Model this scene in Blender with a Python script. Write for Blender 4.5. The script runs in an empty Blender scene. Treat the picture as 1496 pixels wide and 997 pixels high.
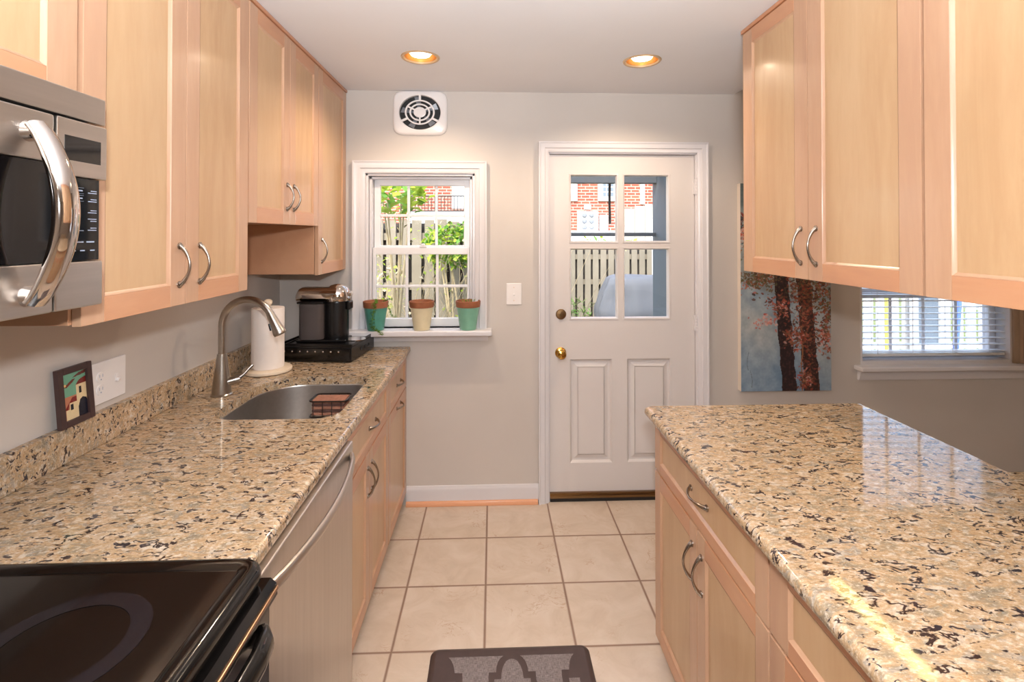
import bpy, bmesh, math, random
from mathutils import Vector, Matrix
R = math.radians
C = bpy.context.scene.collection
random.seed(7)

# ------------------------------------------------------------------ materials
def srgb(r, g, b):
    def f(c):
        c /= 255.0
        return c / 12.92 if c <= 0.04045 else ((c + 0.055) / 1.055) ** 2.4
    return (f(r), f(g), f(b), 1.0)

class NT:
    def __init__(s, name):
        s.m = bpy.data.materials.new(name); s.m.use_nodes = True
        s.t = s.m.node_tree; s.n = s.t.nodes; s.l = s.t.links
        s.b = s.n['Principled BSDF']
    def node(s, t, **kw):
        n = s.n.new(t)
        for k, v in kw.items(): setattr(n, k, v)
        return n
    def lk(s, a, b): s.l.new(a, b)
    def coords(s, scale=(1, 1, 1), out='Object', rot=(0, 0, 0), loc=(0, 0, 0)):
        tc = s.node('ShaderNodeTexCoord'); mp = s.node('ShaderNodeMapping')
        mp.inputs['Scale'].default_value = scale; mp.inputs['Rotation'].default_value = rot
        mp.inputs['Location'].default_value = loc
        s.lk(tc.outputs[out], mp.inputs['Vector']); return mp.outputs['Vector']
    def noise(s, vec, scale, detail=3, rough=0.5, dist=0.0):
        n = s.node('ShaderNodeTexNoise'); n.inputs['Scale'].default_value = scale
        n.inputs['Detail'].default_value = detail; n.inputs['Roughness'].default_value = rough
        n.inputs['Distortion'].default_value = dist
        s.lk(vec, n.inputs['Vector']); return n.outputs['Fac']
    def ramp(s, fac, stops, interp='LINEAR'):
        r = s.node('ShaderNodeValToRGB'); cr = r.color_ramp; cr.interpolation = interp
        while len(cr.elements) < len(stops): cr.elements.new(0.5)
        for e, (p, c) in zip(cr.elements, stops):
            e.position = p; e.color = c if len(c) == 4 else (*c, 1)
        s.lk(fac, r.inputs['Fac']); return r.outputs['Color']
    def mix(s, fac, a, b, mode='MIX'):
        m = s.node('ShaderNodeMix', data_type='RGBA', blend_type=mode)
        for sock, v in ((m.inputs[0], fac), (m.inputs[6], a), (m.inputs[7], b)):
            if hasattr(v, 'links'): s.lk(v, sock)
            else: sock.default_value = v
        return m.outputs[2]
    def math(s, op, a, b=0.0, c=0.0):
        m = s.node('ShaderNodeMath', operation=op)
        for i, v in enumerate((a, b, c)):
            if hasattr(v, 'links'): s.lk(v, m.inputs[i])
            else: m.inputs[i].default_value = v
        return m.outputs[0]
    def bump(s, h, strength=0.1, dist=0.002):
        b = s.node('ShaderNodeBump'); b.inputs['Strength'].default_value = strength
        b.inputs['Distance'].default_value = dist
        s.lk(h, b.inputs['Height']); s.lk(b.outputs['Normal'], s.b.inputs['Normal'])
    def col(s, v):
        if hasattr(v, 'links'): s.lk(v, s.b.inputs['Base Color'])
        else: s.b.inputs['Base Color'].default_value = v
    def set(s, **kw):
        for k, v in kw.items(): s.b.inputs[k.replace('_', ' ')].default_value = v

def plain(name, rgb, rough=0.5, metal=0.0, var=0.06, vscale=6.0, **kw):
    t = NT(name); c = srgb(*rgb)
    f = t.noise(t.coords(), vscale, 3)
    lo = tuple(x * (1 - var) for x in c[:3]) + (1,); hi = tuple(min(1, x * (1 + var)) for x in c[:3]) + (1,)
    t.col(t.ramp(f, [(0.3, lo), (0.7, hi)])); t.set(Roughness=rough, Metallic=metal, **kw)
    return t.m

def wood(name, c1, c2, c3, stretch, rough=0.32):
    t = NT(name)
    v = t.coords(stretch)
    a = t.noise(v, 9, 5, 0.6, 0.6)
    b = t.noise(v, 46, 3, 0.6, 0.2)
    w = t.noise(t.coords(tuple(0.35 * k for k in stretch)), 3, 2)
    c = t.ramp(a, [(0.28, srgb(*c1)), (0.5, srgb(*c2)), (0.74, srgb(*c3))])
    c = t.mix(t.ramp(b, [(0.42, (0, 0, 0)), (0.62, (0.22, 0.22, 0.22))]), c, srgb(*c1))
    c = t.mix(t.ramp(w, [(0.4, (0, 0, 0)), (0.7, (0.4, 0.4, 0.4))]), c, srgb(*c3))
    t.col(c); t.set(Roughness=rough, Coat_Weight=0.35, Coat_Roughness=0.16)
    t.bump(b, 0.03, 0.001)
    return t.m

M = {}
M['stile'] = wood('maple_stile', (178, 135, 108), (191, 150, 118), (199, 159, 129), (1, 1, 0.12))
M['rail'] = wood('maple_rail', (182, 128, 98), (195, 141, 103), (202, 152, 116), (1, 0.12, 1))
M['panel'] = wood('maple_panel', (182, 142, 102), (195, 158, 118), (202, 168, 129), (1, 1, 0.16))
M['side'] = wood('maple_side', (180, 130, 98), (192, 144, 110), (202, 156, 122), (0.5, 1, 0.5))
M['top_trim'] = wood('maple_trim', (170, 112, 78), (190, 130, 92), (200, 142, 104), (1, 0.1, 1))
M['shoe'] = wood('oak_shoe', (205, 140, 100), (222, 158, 116), (232, 172, 130), (0.1, 1, 1), 0.45)

def granite():
    t = NT('granite')
    v = t.coords((0.8, 1.35, 1.15), rot=(0, 0, 0.12))
    base = t.noise(v, 24, 5, 0.62, 0.8)
    col = t.ramp(base, [(0.30, srgb(124, 113, 97)), (0.41, srgb(152, 134, 109)), (0.50, srgb(176, 145, 109)), (0.58, srgb(184, 159, 130)), (0.70, srgb(198, 187, 171))])
    g = t.noise(v, 55, 4, 0.6, 0.4)
    col = t.mix(t.ramp(g, [(0.55, (0, 0, 0)), (0.64, (0.6, 0.6, 0.6))]), col, srgb(210, 196, 178))
    g2 = t.noise(v, 20, 4, 0.6, 1.5)
    col = t.mix(t.ramp(g2, [(0.57, (0, 0, 0)), (0.66, (0.65, 0.65, 0.65))]), col, srgb(142, 138, 130))
    w = t.noise(v, 70, 3, 0.6, 0.5)
    col = t.mix(t.ramp(w, [(0.60, (0, 0, 0)), (0.68, (0.7, 0.7, 0.7))]), col, srgb(172, 130, 86))
    fg = t.noise(v, 150, 3, 0.7, 0.3)
    col = t.mix(t.ramp(fg, [(0.36, (0.45, 0.45, 0.45)), (0.48, (0, 0, 0))]), col, srgb(132, 108, 84))
    col = t.mix(t.ramp(fg, [(0.54, (0, 0, 0)), (0.66, (0.5, 0.5, 0.5))]), col, srgb(222, 206, 184))
    # broken dark flecks: thin iso-lines of one noise gated by another
    a = t.noise(v, 25, 3, 0.6, 0.5)
    ridge = t.math('ABSOLUTE', t.math('SUBTRACT', a, 0.5))
    r1 = t.ramp(ridge, [(0.020, (1, 1, 1)), (0.046, (0, 0, 0))])
    gate = t.ramp(t.noise(v, 24, 3, 0.5, 0.3), [(0.53, (0, 0, 0)), (0.56, (1, 1, 1))])
    m1 = t.math('MULTIPLY', r1, gate)
    blob = t.ramp(t.noise(v, 44, 4, 0.6, 0.5), [(0.615, (0, 0, 0)), (0.65, (1, 1, 1))])
    mk = t.math('MAXIMUM', m1, blob)
    dc = t.ramp(t.noise(v, 12, 2), [(0.4, srgb(44, 42, 50)), (0.6, srgb(56, 42, 38))])
    col = t.mix(mk, col, dc)
    t.col(col); t.set(Roughness=0.06, IOR=1.55)
    return t.m
M['granite'] = granite()

def wallpaint():
    t = NT('wall_paint')
    f = t.noise(t.coords(), 2.0, 2)
    t.col(t.ramp(f, [(0.3, srgb(197, 189, 181)), (0.7, srgb(203, 195, 187))]))
    t.set(Roughness=0.55)
    t.bump(t.noise(t.coords(), 260, 2), 0.05, 0.001)
    return t.m
M['wall'] = wallpaint()
M['ceil'] = plain('ceiling_paint', (232, 231, 232), 0.8, 0, 0.02, 2)
M['trim'] = plain('white_trim', (219, 216, 218), 0.25, 0, 0.015, 3)
M['doorw'] = plain('door_white', (218, 212, 209), 0.3, 0, 0.015, 3)
M['vinyl'] = plain('white_vinyl', (236, 236, 238), 0.3, 0, 0.01, 3)
M['plast'] = plain('white_plastic', (238, 234, 232), 0.25, 0, 0.01, 3)

def tile_floor():
    t = NT('floor_tile')
    T, tx, ty, g = 0.3472, -0.378, 2.9396, 0.0044
    tc = t.node('ShaderNodeTexCoord'); sp = t.node('ShaderNodeSeparateXYZ')
    t.lk(tc.outputs['Object'], sp.inputs[0])
    def ax(o, off):
        u = t.math('DIVIDE', t.math('SUBTRACT', o, off), T)
        fr = t.math('FRACT', t.math('ADD', u, 50.0))
        d = t.math('MINIMUM', fr, t.math('SUBTRACT', 1.0, fr))
        return t.math('MULTIPLY', d, T), t.math('FLOOR', t.math('ADD', u, 50.0))
    dx, ix = ax(sp.outputs['X'], tx); dy, iy = ax(sp.outputs['Y'], ty)
    d = t.math('MINIMUM', dx, dy)
    grout = t.ramp(d, [(0.0, (1, 1, 1)), (g * 0.7, (1, 1, 1)), (g * 1.25, (0, 0, 0))])
    rnd = t.node('ShaderNodeTexWhiteNoise', noise_dimensions='2D'); cb = t.node('ShaderNodeCombineXYZ')
    t.lk(ix, cb.inputs[0]); t.lk(iy, cb.inputs[1]); t.lk(cb.outputs[0], rnd.inputs['Vector'])
    vv = t.node('ShaderNodeVectorMath', operation='ADD')
    t.lk(tc.outputs['Object'], vv.inputs[0]); t.lk(rnd.outputs['Color'], vv.inputs[1])
    a = t.noise(vv.outputs[0], 7, 5, 0.6, 0.8)
    col = t.ramp(a, [(0.3, srgb(196, 176, 156)), (0.5, srgb(205, 186, 166)), (0.7, srgb(212, 195, 177))])
    vn = t.noise(vv.outputs[0], 10, 4, 0.6, 2.0)
    rd = t.math('ABSOLUTE', t.math('SUBTRACT', vn, 0.5))
    gate = t.ramp(t.noise(vv.outputs[0], 6, 2), [(0.56, (0, 0, 0)), (0.66, (0.55, 0.55, 0.55))])
    vein = t.math('MULTIPLY', t.ramp(rd, [(0.006, (1, 1, 1)), (0.02, (0, 0, 0))]), gate)
    col = t.mix(vein, col, srgb(176, 142, 116))
    col = t.mix(grout, col, srgb(128, 98, 80))
    t.col(col)
    t.lk(t.ramp(grout, [(0, (0.22, 0.22, 0.22)), (1, (0.8, 0.8, 0.8))]), t.b.inputs['Roughness'])
    hh = t.math('SUBTRACT', t.math('MULTIPLY', t.noise(vv.outputs[0], 18, 4), 0.12), grout)
    t.bump(hh, 0.35, 0.002)
    return t.m
M['tile'] = tile_floor()

def steel(name, rgb, rough, stretch):
    t = NT(name)
    f = t.noise(t.coords(stretch), 60, 3, 0.7)
    c = srgb(*rgb)
    t.col(t.ramp(f, [(0.3, tuple(k * 0.9 for k in c[:3])), (0.7, c)]))
    t.set(Metallic=1.0, Roughness=rough)
    t.bump(f, 0.04, 0.0006)
    return t.m
M['steel'] = steel('brushed_steel', (206, 198, 190), 0.30, (1, 0.04, 1))
M['steel_v'] = steel('brushed_steel_door', (212, 205, 198), 0.33, (1, 1, 0.04))
M['nickel'] = steel('satin_nickel', (178, 170, 160), 0.28, (1, 1, 1))
M['pewter'] = steel('pull_pewter', (168, 158, 148), 0.24, (1, 1, 1))
M['sinksteel'] = steel('sink_steel', (196, 190, 184), 0.36, (1, 1, 1))
M['chrome'] = plain('chrome', (214, 206, 200), 0.07, 1.0, 0.01)
M['brass'] = plain('brass', (205, 160, 80), 0.18, 1.0, 0.05)
M['brass_dark'] = plain('aged_brass', (132, 104, 72), 0.35, 1.0, 0.08)
M['gold'] = plain('gold_baffle', (176, 120, 58), 0.4, 0.7, 0.05)
M['goldrim'] = plain('rim_bronze', (205, 176, 140), 0.4, 0.4, 0.05)
M['blackglass'] = plain('black_glass', (10, 8, 8), 0.05, 0.0, 0.02)
M['black'] = plain('black_plastic', (16, 15, 16), 0.25, 0.0, 0.05)
M['blackgloss'] = plain('black_enamel', (12, 10, 9), 0.10, 0.0, 0.05)
M['burner'] = plain('burner_ring', (25, 23, 26), 0.10, 0.0, 0.05)
M['dark'] = plain('dark_gap', (40, 28, 20), 0.8)
M['bronze'] = plain('range_trim', (150, 118, 94), 0.25, 0.9)
M['label'] = plain('label_grey', (150, 160, 180), 0.5)
M['cream'] = plain('cream_ceramic', (226, 208, 184), 0.35)
M['paper'] = plain('paper', (238, 228, 220), 0.9, 0, 0.02, 30)
M['terra'] = plain('terracotta', (142, 84, 52), 0.7, 0, 0.15, 30)
M['teal1'] = plain('teal_glaze', (74, 138, 122), 0.3, 0, 0.12, 12)
M['teal2'] = plain('pale_green_glaze', (124, 176, 150), 0.3, 0, 0.12, 12)
M['creamg'] = plain('cream_glaze', (222, 208, 172), 0.35, 0, 0.08, 12)
M['soil'] = plain('soil', (58, 42, 30), 0.95, 0, 0.3, 60)
M['leaf'] = plain('leaf_green', (120, 158, 66), 0.5, 0, 0.25, 20)
M['leafy'] = plain('leaf_yellow', (172, 190, 66), 0.5, 0, 0.3, 5)
M['leafg'] = plain('leaf_bright', (112, 158, 62), 0.5, 0, 0.3, 5)
for k_ in ('leaf', 'leafy', 'leafg'):
    m_ = M[k_]; n_ = m_.node_tree.nodes; l_ = m_.node_tree.links; pb = n_['Principled BSDF']
    tl = n_.new('ShaderNodeBsdfTranslucent'); mx = n_.new('ShaderNodeMixShader'); mx.inputs[0].default_value = 0.45
    l_.new(pb.inputs['Base Color'].links[0].from_socket, tl.inputs[0]); out_ = n_['Material Output']
    l_.new(pb.outputs[0], mx.inputs[1]); l_.new(tl.outputs[0], mx.inputs[2]); l_.new(mx.outputs[0], out_.inputs[0])
M['twig'] = plain('twig', (170, 152, 118), 0.8, 0, 0.15, 20)
M['fence'] = plain('weathered_fence', (126, 117, 101), 0.9, 0, 0.15, 3)
M['fence_b'] = plain('fence_shadow_boards', (58, 55, 52), 0.9, 0, 0.15, 3)  # near-black stand-in for the shade between fence boards
M['fence_l'] = plain('pale_boards', (156, 152, 142), 0.9, 0, 0.06, 3)
M['grey'] = plain('grey_paint', (108, 114, 118), 0.6, 0, 0.05, 2)
M['greyd'] = plain('grey_paint_dark', (96, 100, 104), 0.6, 0, 0.05, 2)
M['cover'] = plain('grill_cover', (92, 94, 98), 0.7, 0, 0.06, 3)
M['white_out'] = plain('white_siding', (206, 206, 206), 0.6, 0, 0.02)
M['meter'] = plain('meter_grey', (120, 124, 130), 0.4, 0, 0.04)
M['blade'] = plain('fan_blade_grey', (122, 124, 130), 0.35)
M['pane_dark'] = plain('window_dark', (96, 108, 120), 0.15)
M['grass'] = plain('grass', (98, 108, 62), 0.95, 0, 0.35, 8)
M['wire'] = plain('dark_wire', (70, 62, 58), 0.3, 0.8)
M['sponge'] = plain('sponge_brown', (150, 100, 78), 0.85, 0, 0.2, 60)
M['sponge2'] = plain('sponge_dark', (84, 52, 44), 0.85, 0, 0.2, 60)
M['tank'] = plain('smoked_plastic', (76, 68, 66), 0.10, 0, 0.06)
M['canvas'] = plain('canvas_edge', (226, 214, 200), 0.8, 0, 0.04)
M['rubber'] = plain('rubber', (20, 18, 18), 0.6)
M['blind'] = plain('blind_white', (232, 236, 238), 0.4, 0, 0.02, 3)
M['taupe'] = plain('taupe_wood', (168, 146, 126), 0.5, 0, 0.04)
M['blue'] = plain('blue_paint', (80, 110, 190), 0.5)
M['yellow'] = plain('yellow_paint', (230, 210, 90), 0.5)
M['frame_dark'] = plain('frame_brown', (66, 46, 44), 0.45, 0, 0.12, 30)

def mat_emit(name, rgb, s):
    t = NT(name); t.col(srgb(*rgb)); t.b.inputs['Emission Color'].default_value = srgb(*rgb)
    t.b.inputs['Emission Strength'].default_value = s
    return t.m
M['bulb'] = mat_emit('bulb_glow', (255, 240, 216), 4.0)
M['tube'] = mat_emit('tube_glow', (255, 222, 140), 9.0)
M['digit'] = mat_emit('digit_glow', (220, 230, 255), 2.0)

def glass_mat():
    m = bpy.data.materials.new('window_glass'); m.use_nodes = True
    n = m.node_tree.nodes; l = m.node_tree.links; n.clear()
    o = n.new('ShaderNodeOutputMaterial'); mx = n.new('ShaderNodeMixShader')
    tr = n.new('ShaderNodeBsdfTransparent'); gl = n.new('ShaderNodeBsdfGlossy'); fr = n.new('ShaderNodeFresnel')
    tr.inputs[0].default_value = (0.97, 0.98, 0.98, 1); gl.inputs['Roughness'].default_value = 0.02; geo = n.new('ShaderNodeNewGeometry'); ma = n.new('ShaderNodeMath'); ma.operation = 'MULTIPLY_ADD'
    ma.inputs[1].default_value = 1/1.45-1.45; ma.inputs[2].default_value = 1.45   # same reflectance on both faces of the thin pane
    l.new(geo.outputs['Backfacing'], ma.inputs[0]); l.new(ma.outputs[0], fr.inputs[0])
    l.new(fr.outputs[0], mx.inputs[0]); l.new(tr.outputs[0], mx.inputs[1]); l.new(gl.outputs[0], mx.inputs[2]); l.new(mx.outputs[0], o.inputs[0])
    return m
M['glass'] = glass_mat()

def brick_mat():
    t = NT('brick')
    v = t.coords((1, 1, 1), rot=(R(90), 0, 0))
    b = t.node('ShaderNodeTexBrick'); t.lk(v, b.inputs['Vector'])
    b.inputs['Color1'].default_value = srgb(138, 62, 46); b.inputs['Color2'].default_value = srgb(156, 80, 60)
    b.inputs['Mortar'].default_value = srgb(170, 150, 134); b.inputs['Scale'].default_value = 1.0
    b.inputs['Mortar Size'].default_value = 0.014; b.inputs['Brick Width'].default_value = 0.27; b.inputs['Row Height'].default_value = 0.095
    t.col(b.outputs['Color']); t.set(Roughness=0.9)
    return t.m
M['brick'] = brick_mat()

def weave_mat():
    t = NT('mat_weave')
    a = t.noise(t.coords((12, 1, 1)), 60, 2, 0.6); b = t.noise(t.coords((1, 12, 1)), 60, 2, 0.6)
    f = t.math('MULTIPLY', t.math('ADD', a, b), 0.5)
    t.col(t.ramp(f, [(0.4, srgb(84, 74, 72)), (0.6, srgb(142, 130, 126))])); t.set(Roughness=0.6)
    t.bump(f, 0.3, 0.001)
    return t.m
M['weave'] = weave_mat()
M['matbase'] = plain('mat_brown', (66, 50, 46), 0.45, 0, 0.08, 30)

def attr_mat(name, rough):
    t = NT(name); a = t.node('ShaderNodeAttribute', attribute_name='paint')
    n = t.noise(t.coords((1, 1, 1)), 90, 4, 0.7)
    t.col(t.mix(t.ramp(n, [(0.3, (0.25, 0.25, 0.25)), (0.7, (0, 0, 0))]), a.outputs['Color'], t.mix(1.0, a.outputs['Color'], (0.7, 0.7, 0.7, 1), 'MULTIPLY')))
    t.set(Roughness=rough); t.bump(n, 0.25, 0.001)
    return t.m
M['painting'] = attr_mat('oil_paint', 0.45)
M['tileart'] = attr_mat('glazed_tile_art', 0.2)

# ------------------------------------------------------------------ mesh builder
class MB:
    def __init__(s): s.bm = bmesh.new()
    def box(s, x0, x1, y0, y1, z0, z1, m=0, bev=0.0, seg=2, rot=None):
        b = bmesh.new(); bmesh.ops.create_cube(b, size=1)
        c = Vector(((x0+x1)/2, (y0+y1)/2, (z0+z1)/2)); d = (abs(x1-x0), abs(y1-y0), abs(z1-z0))
        for v in b.verts: v.co = Vector((v.co.x*d[0], v.co.y*d[1], v.co.z*d[2]))
        if bev: bmesh.ops.bevel(b, geom=b.edges[:], offset=min(bev, min(d)*0.49), segments=seg, affect='EDGES', profile=0.5)
        for v in b.verts: v.co = (rot @ v.co if rot else v.co) + c
        s._add(b, m); return s
    def _add(s, b, m):
        for f in b.faces: f.material_index = m
        me = bpy.data.meshes.new('tmp'); b.to_mesh(me); b.free(); s.bm.from_mesh(me); bpy.data.meshes.remove(me)
    def lathe(s, prof, c=(0, 0, 0), axis='z', seg=32, m=0, sx=1, sy=1, cap=True):
        b = bmesh.new(); rings = []
        for r, h in prof:
            ring = []
            for i in range(seg):
                a = 2*math.pi*i/seg; x, y = r*math.cos(a)*sx, r*math.sin(a)*sy
                p = {'z': (x, y, h), 'y': (x, h, y), 'x': (h, x, y)}[axis]
                ring.append(b.verts.new(Vector(p)+Vector(c)))
            rings.append(ring)
        for a, q in zip(rings, rings[1:]):
            for i in range(seg): b.faces.new((a[i], a[(i+1) % seg], q[(i+1) % seg], q[i]))
        if cap:
            if prof[0][0] > 1e-5: b.faces.new(rings[0][::-1])
            if prof[-1][0] > 1e-5: b.faces.new(rings[-1])
        bmesh.ops.remove_doubles(b, verts=b.verts[:], dist=1e-6)
        bmesh.ops.recalc_face_normals(b, faces=b.faces[:]); s._add(b, m); return s
    def tube(s, pts, rad, seg=10, m=0, flat=None):
        pts = [Vector(p) for p in pts]; n = len(pts)
        rads = rad if isinstance(rad, (list, tuple)) else [rad]*n
        b = bmesh.new(); rings = []; up = None
        for i, p in enumerate(pts):
            t = (pts[min(i+1, n-1)] - pts[max(i-1, 0)]).normalized()
            if up is None:
                up = Vector((0, 0, 1)) if abs(t.z) < 0.9 else Vector((0, 1, 0))
            u = (up - t*up.dot(t)).normalized(); w = t.cross(u); up = u
            fl = flat or (1, 1)
            rings.append([b.verts.new(p + u*math.cos(2*math.pi*k/seg)*rads[i]*fl[0] + w*math.sin(2*math.pi*k/seg)*rads[i]*fl[1]) for k in range(seg)])
        for a, q in zip(rings, rings[1:]):
            for i in range(seg): b.faces.new((a[i], a[(i+1) % seg], q[(i+1) % seg], q[i]))
        b.faces.new(rings[0][::-1]); b.faces.new(rings[-1])
        bmesh.ops.recalc_face_normals(b, faces=b.faces[:]); s._add(b, m); return s
    def prism(s, poly, z0, z1, m=0, axis='z'):
        # polygon in the two other axes, extruded along axis
        b = bmesh.new()
        def P(a, c, h): return {'z': (a, c, h), 'y': (a, h, c), 'x': (h, a, c)}[axis]
        lo = [b.verts.new(P(a, c, z0)) for a, c in poly]; hi = [b.verts.new(P(a, c, z1)) for a, c in poly]
        n = len(poly); b.faces.new(lo[::-1]); b.faces.new(hi)
        for i in range(n): b.faces.new((lo[i], lo[(i+1) % n], hi[(i+1) % n], hi[i]))
        bmesh.ops.recalc_face_normals(b, faces=b.faces[:]); s._add(b, m); return s
    def loops(s, loops, m=0, cap0=True, cap1=True):
        b = bmesh.new(); rr = [[b.verts.new(p) for p in L] for L in loops]; n = len(rr[0])
        for a, q in zip(rr, rr[1:]):
            for i in range(n): b.faces.new((a[i], a[(i+1) % n], q[(i+1) % n], q[i]))
        if cap0: b.faces.new(rr[0][::-1])
        if cap1: b.faces.new(rr[-1])
        bmesh.ops.recalc_face_normals(b, faces=b.faces[:]); s._add(b, m); return s
    def quad(s, pts, m=0):
        f = s.bm.faces.new([s.bm.verts.new(p) for p in pts]); f.material_index = m; return s
    def build(s, name, mats, parent=None, smooth=True, local=False):
        if not isinstance(mats, (list, tuple)): mats = [mats]
        me = bpy.data.meshes.new(name)
        if parent is not None and not local:
            off = Vector((0, 0, 0)); q = parent
            while q is not None: off += q.location; q = q.parent
            for v in s.bm.verts: v.co -= off
        if smooth:
            for f in s.bm.faces: f.smooth = True
            for e in s.bm.edges:
                if len(e.link_faces) == 2 and e.calc_face_angle(0) > R(38): e.smooth = False
        s.bm.to_mesh(me); s.bm.free()
        for m in mats: me.materials.append(m)
        o = bpy.data.objects.new(name, me); C.objects.link(o)
        if parent is not None: o.parent = parent
        if smooth:
            wn = o.modifiers.new('wn', 'WEIGHTED_NORMAL'); wn.keep_sharp = True; wn.weight = 100
        return o

def thing(name, label, cat, loc=(0, 0, 0), rz=0, group=None):
    o = bpy.data.objects.new(name, None); C.objects.link(o); o.location = loc; o.rotation_euler = (0, 0, rz)
    o.empty_display_size = 0.05; o['label'] = label; o['category'] = cat
    if group: o['group'] = group
    return o
def tag(o, label, cat, group=None, kind=None):
    o['label'] = label; o['category'] = cat
    if group: o['group'] = group
    if kind: o['kind'] = kind
    return o
def struct(o, label=None):
    o['kind'] = 'structure'
    if label: o['label'] = label
    o['category'] = o.name.split('.')[0].split('_')[0]
    return o
def structE(name, label, loc=(0, 0, 0)):
    o = bpy.data.objects.new(name, None); C.objects.link(o); o.location = loc; o.empty_display_size = 0.05
    return struct(o, label)
def dup(root, loc, label=None, rz=None):
    r = root.copy(); C.objects.link(r); r.location = loc
    if rz is not None: r.rotation_euler[2] = rz
    if label: r['label'] = label
    for ch in list(root.children):
        c = ch.copy(); C.objects.link(c); c.parent = r
        for g in list(ch.children):
            d = g.copy(); C.objects.link(d); d.parent = c
    return r

# ------------------------------------------------------------------ dimensions (metres)
XL, D, ZC = -1.222, 2.927, 2.396          # left wall, back wall, kitchen ceiling
XR = 4.3                                  # dining room's right wall
YB = -2.6                                 # wall behind the viewer
ZD = 2.56                                 # dining ceiling
YO = 3.10                                 # outer face of the back wall

# ------------------------------------------------------------------ shell
mb = MB(); mb.box(XL-0.15, XR+0.15, YB-0.15, D+0.10, -0.06, 0)
struct(mb.build('floor', M['tile'], smooth=False), 'beige ceramic tile floor with brown grout')
# back wall with holes: kitchen window, door, dining window
holes = [(-0.735, -0.105, 1.018, 1.915), (0.322, 1.215, 0.0, 2.045), (2.205, 3.152, 0.80, 2.02)]
mb = MB(); xs = XL-0.15
for (a, b_, z0, z1) in holes:
    mb.box(xs, a, D, YO, 0, ZD+0.1); 
    if z0 > 0: mb.box(a, b_, D, YO, 0, z0)
    mb.box(a, b_, D, YO, z1, ZD+0.1); xs = b_
mb.box(xs, XR+0.15, D, YO, 0, ZD+0.1)
struct(mb.build('wall_back', M['wall'], smooth=False), 'greige painted wall with the back door')
mb = MB(); mb.box(XL-0.15, XL, YB, D, 0, ZD+0.1); struct(mb.build('wall_left', M['wall'], smooth=False), 'greige wall above the left counter')
mb = MB(); mb.box(XR, XR+0.15, YB, D, 0, ZD+0.1); struct(mb.build('wall_right', M['wall'], smooth=False), 'greige wall of the dining side')
mb = MB(); mb.box(XL-0.15, XR+0.15, YB-0.15, YB, 0, ZD+0.1); struct(mb.build('wall_front', M['wall'], smooth=False), 'greige wall behind the viewer')
# ceiling: kitchen part lower, two round holes for the downlights (built from a grid of boxes round square cut-outs plus rings)
CANS = [(-0.341, 2.367), (0.718, 2.375), (-0.341, -0.9), (0.718, -0.9), (-0.341, 0.75), (0.30, 0.75)]
CANS = CANS[:4]  # last pair is added fill light, unseen behind the viewer
def slab_with_round_holes(x0, x1, y0, y1, z0, z1, holes_, r):
    b = bmesh.new()
    def loop(pts, z):
        vs = [b.verts.new((p[0], p[1], z)) for p in pts]
        return vs
    outer = [(x0, y0), (x1, y0), (x1, y1), (x0, y1)]
    vz = {}
    for z in (z0, z1):
        ed = []; L = []
        vo = loop(outer, z); L.append(vo)
        for hx, hy in holes_:
            L.append(loop([(hx+r*math.cos(2*math.pi*i/40), hy+r*math.sin(2*math.pi*i/40)) for i in range(40)], z))
        for l_ in L:
            for i in range(len(l_)): ed.append(b.edges.new((l_[i], l_[(i+1) % len(l_)])))
        bmesh.ops.triangle_fill(b, use_beauty=True, use_dissolve=False, edges=ed)
        vz[z] = L
    for la, lb in zip(vz[z0], vz[z1]):
        for i in range(len(la)):
            b.faces.new((la[i], la[(i+1) % len(la)], lb[(i+1) % len(la)], lb[i]))
    bmesh.ops.recalc_face_normals(b, faces=b.faces[:])
    return b
mb = MB(); mb._add(slab_with_round_holes(XL, 1.44, YB, D, ZC, ZC+0.03, CANS, 0.079), 0)
mb.box(1.41, 1.44, YB, D, ZC+0.0301, ZD, 0)
mb.box(XL-0.15, XR+0.15, YB-0.15, YO, ZD+0.1, ZD+0.22, 0)
mb.box(1.44, XR, YB, D, ZD, ZD+0.1, 0)
struct(mb.build('ceiling', M['ceil'], smooth=False), 'off-white painted ceiling')

def can(i, x, y, lab):
    t = thing('recessed_downlight', lab, 'ceiling light', (x, y, ZC), group='recessed ceiling downlights')
    m = MB(); m.lathe([(0.0755, 0.003), (0.079, -0.004), (0.088, -0.004), (0.091, 0.0), (0.088, 0.0005), (0.0755, 0.004)], (x, y, ZC), cap=False, seg=48); m.build('trim_ring', M['goldrim'], t)
    m = MB(); m.lathe([(0.0765, 0.001), (0.075, 0.012), (0.066, 0.075), (0.056, 0.088)], (x, y, ZC), cap=False, seg=48)
    o = m.build('baffle', M['gold'], t)
    m = MB(); m.lathe([(0.001, 0.002), (0.026, 0.004), (0.045, 0.010), (0.054, 0.022), (0.052, 0.050), (0.030, 0.086), (0.001, 0.088)], (x, y, ZC), seg=36); m.build('bulb', M['bulb'], t)
    m = MB(); m.lathe([(0.076, 0.0305), (0.076, 0.12), (0.001, 0.122)], (x, y, ZC), cap=False, seg=32); m.build('housing', M['dark'], t)
    return t
can(0, *CANS[0], 'gold-baffled recessed ceiling light above the kitchen window and fan')
can(1, *CANS[1], 'gold-baffled recessed ceiling light above the white back door')
for c in CANS[2:]:  # housings for the added fill pair
    t_ = can(2, *c, 'unseen recessed downlight added as fill behind the viewer')

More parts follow.
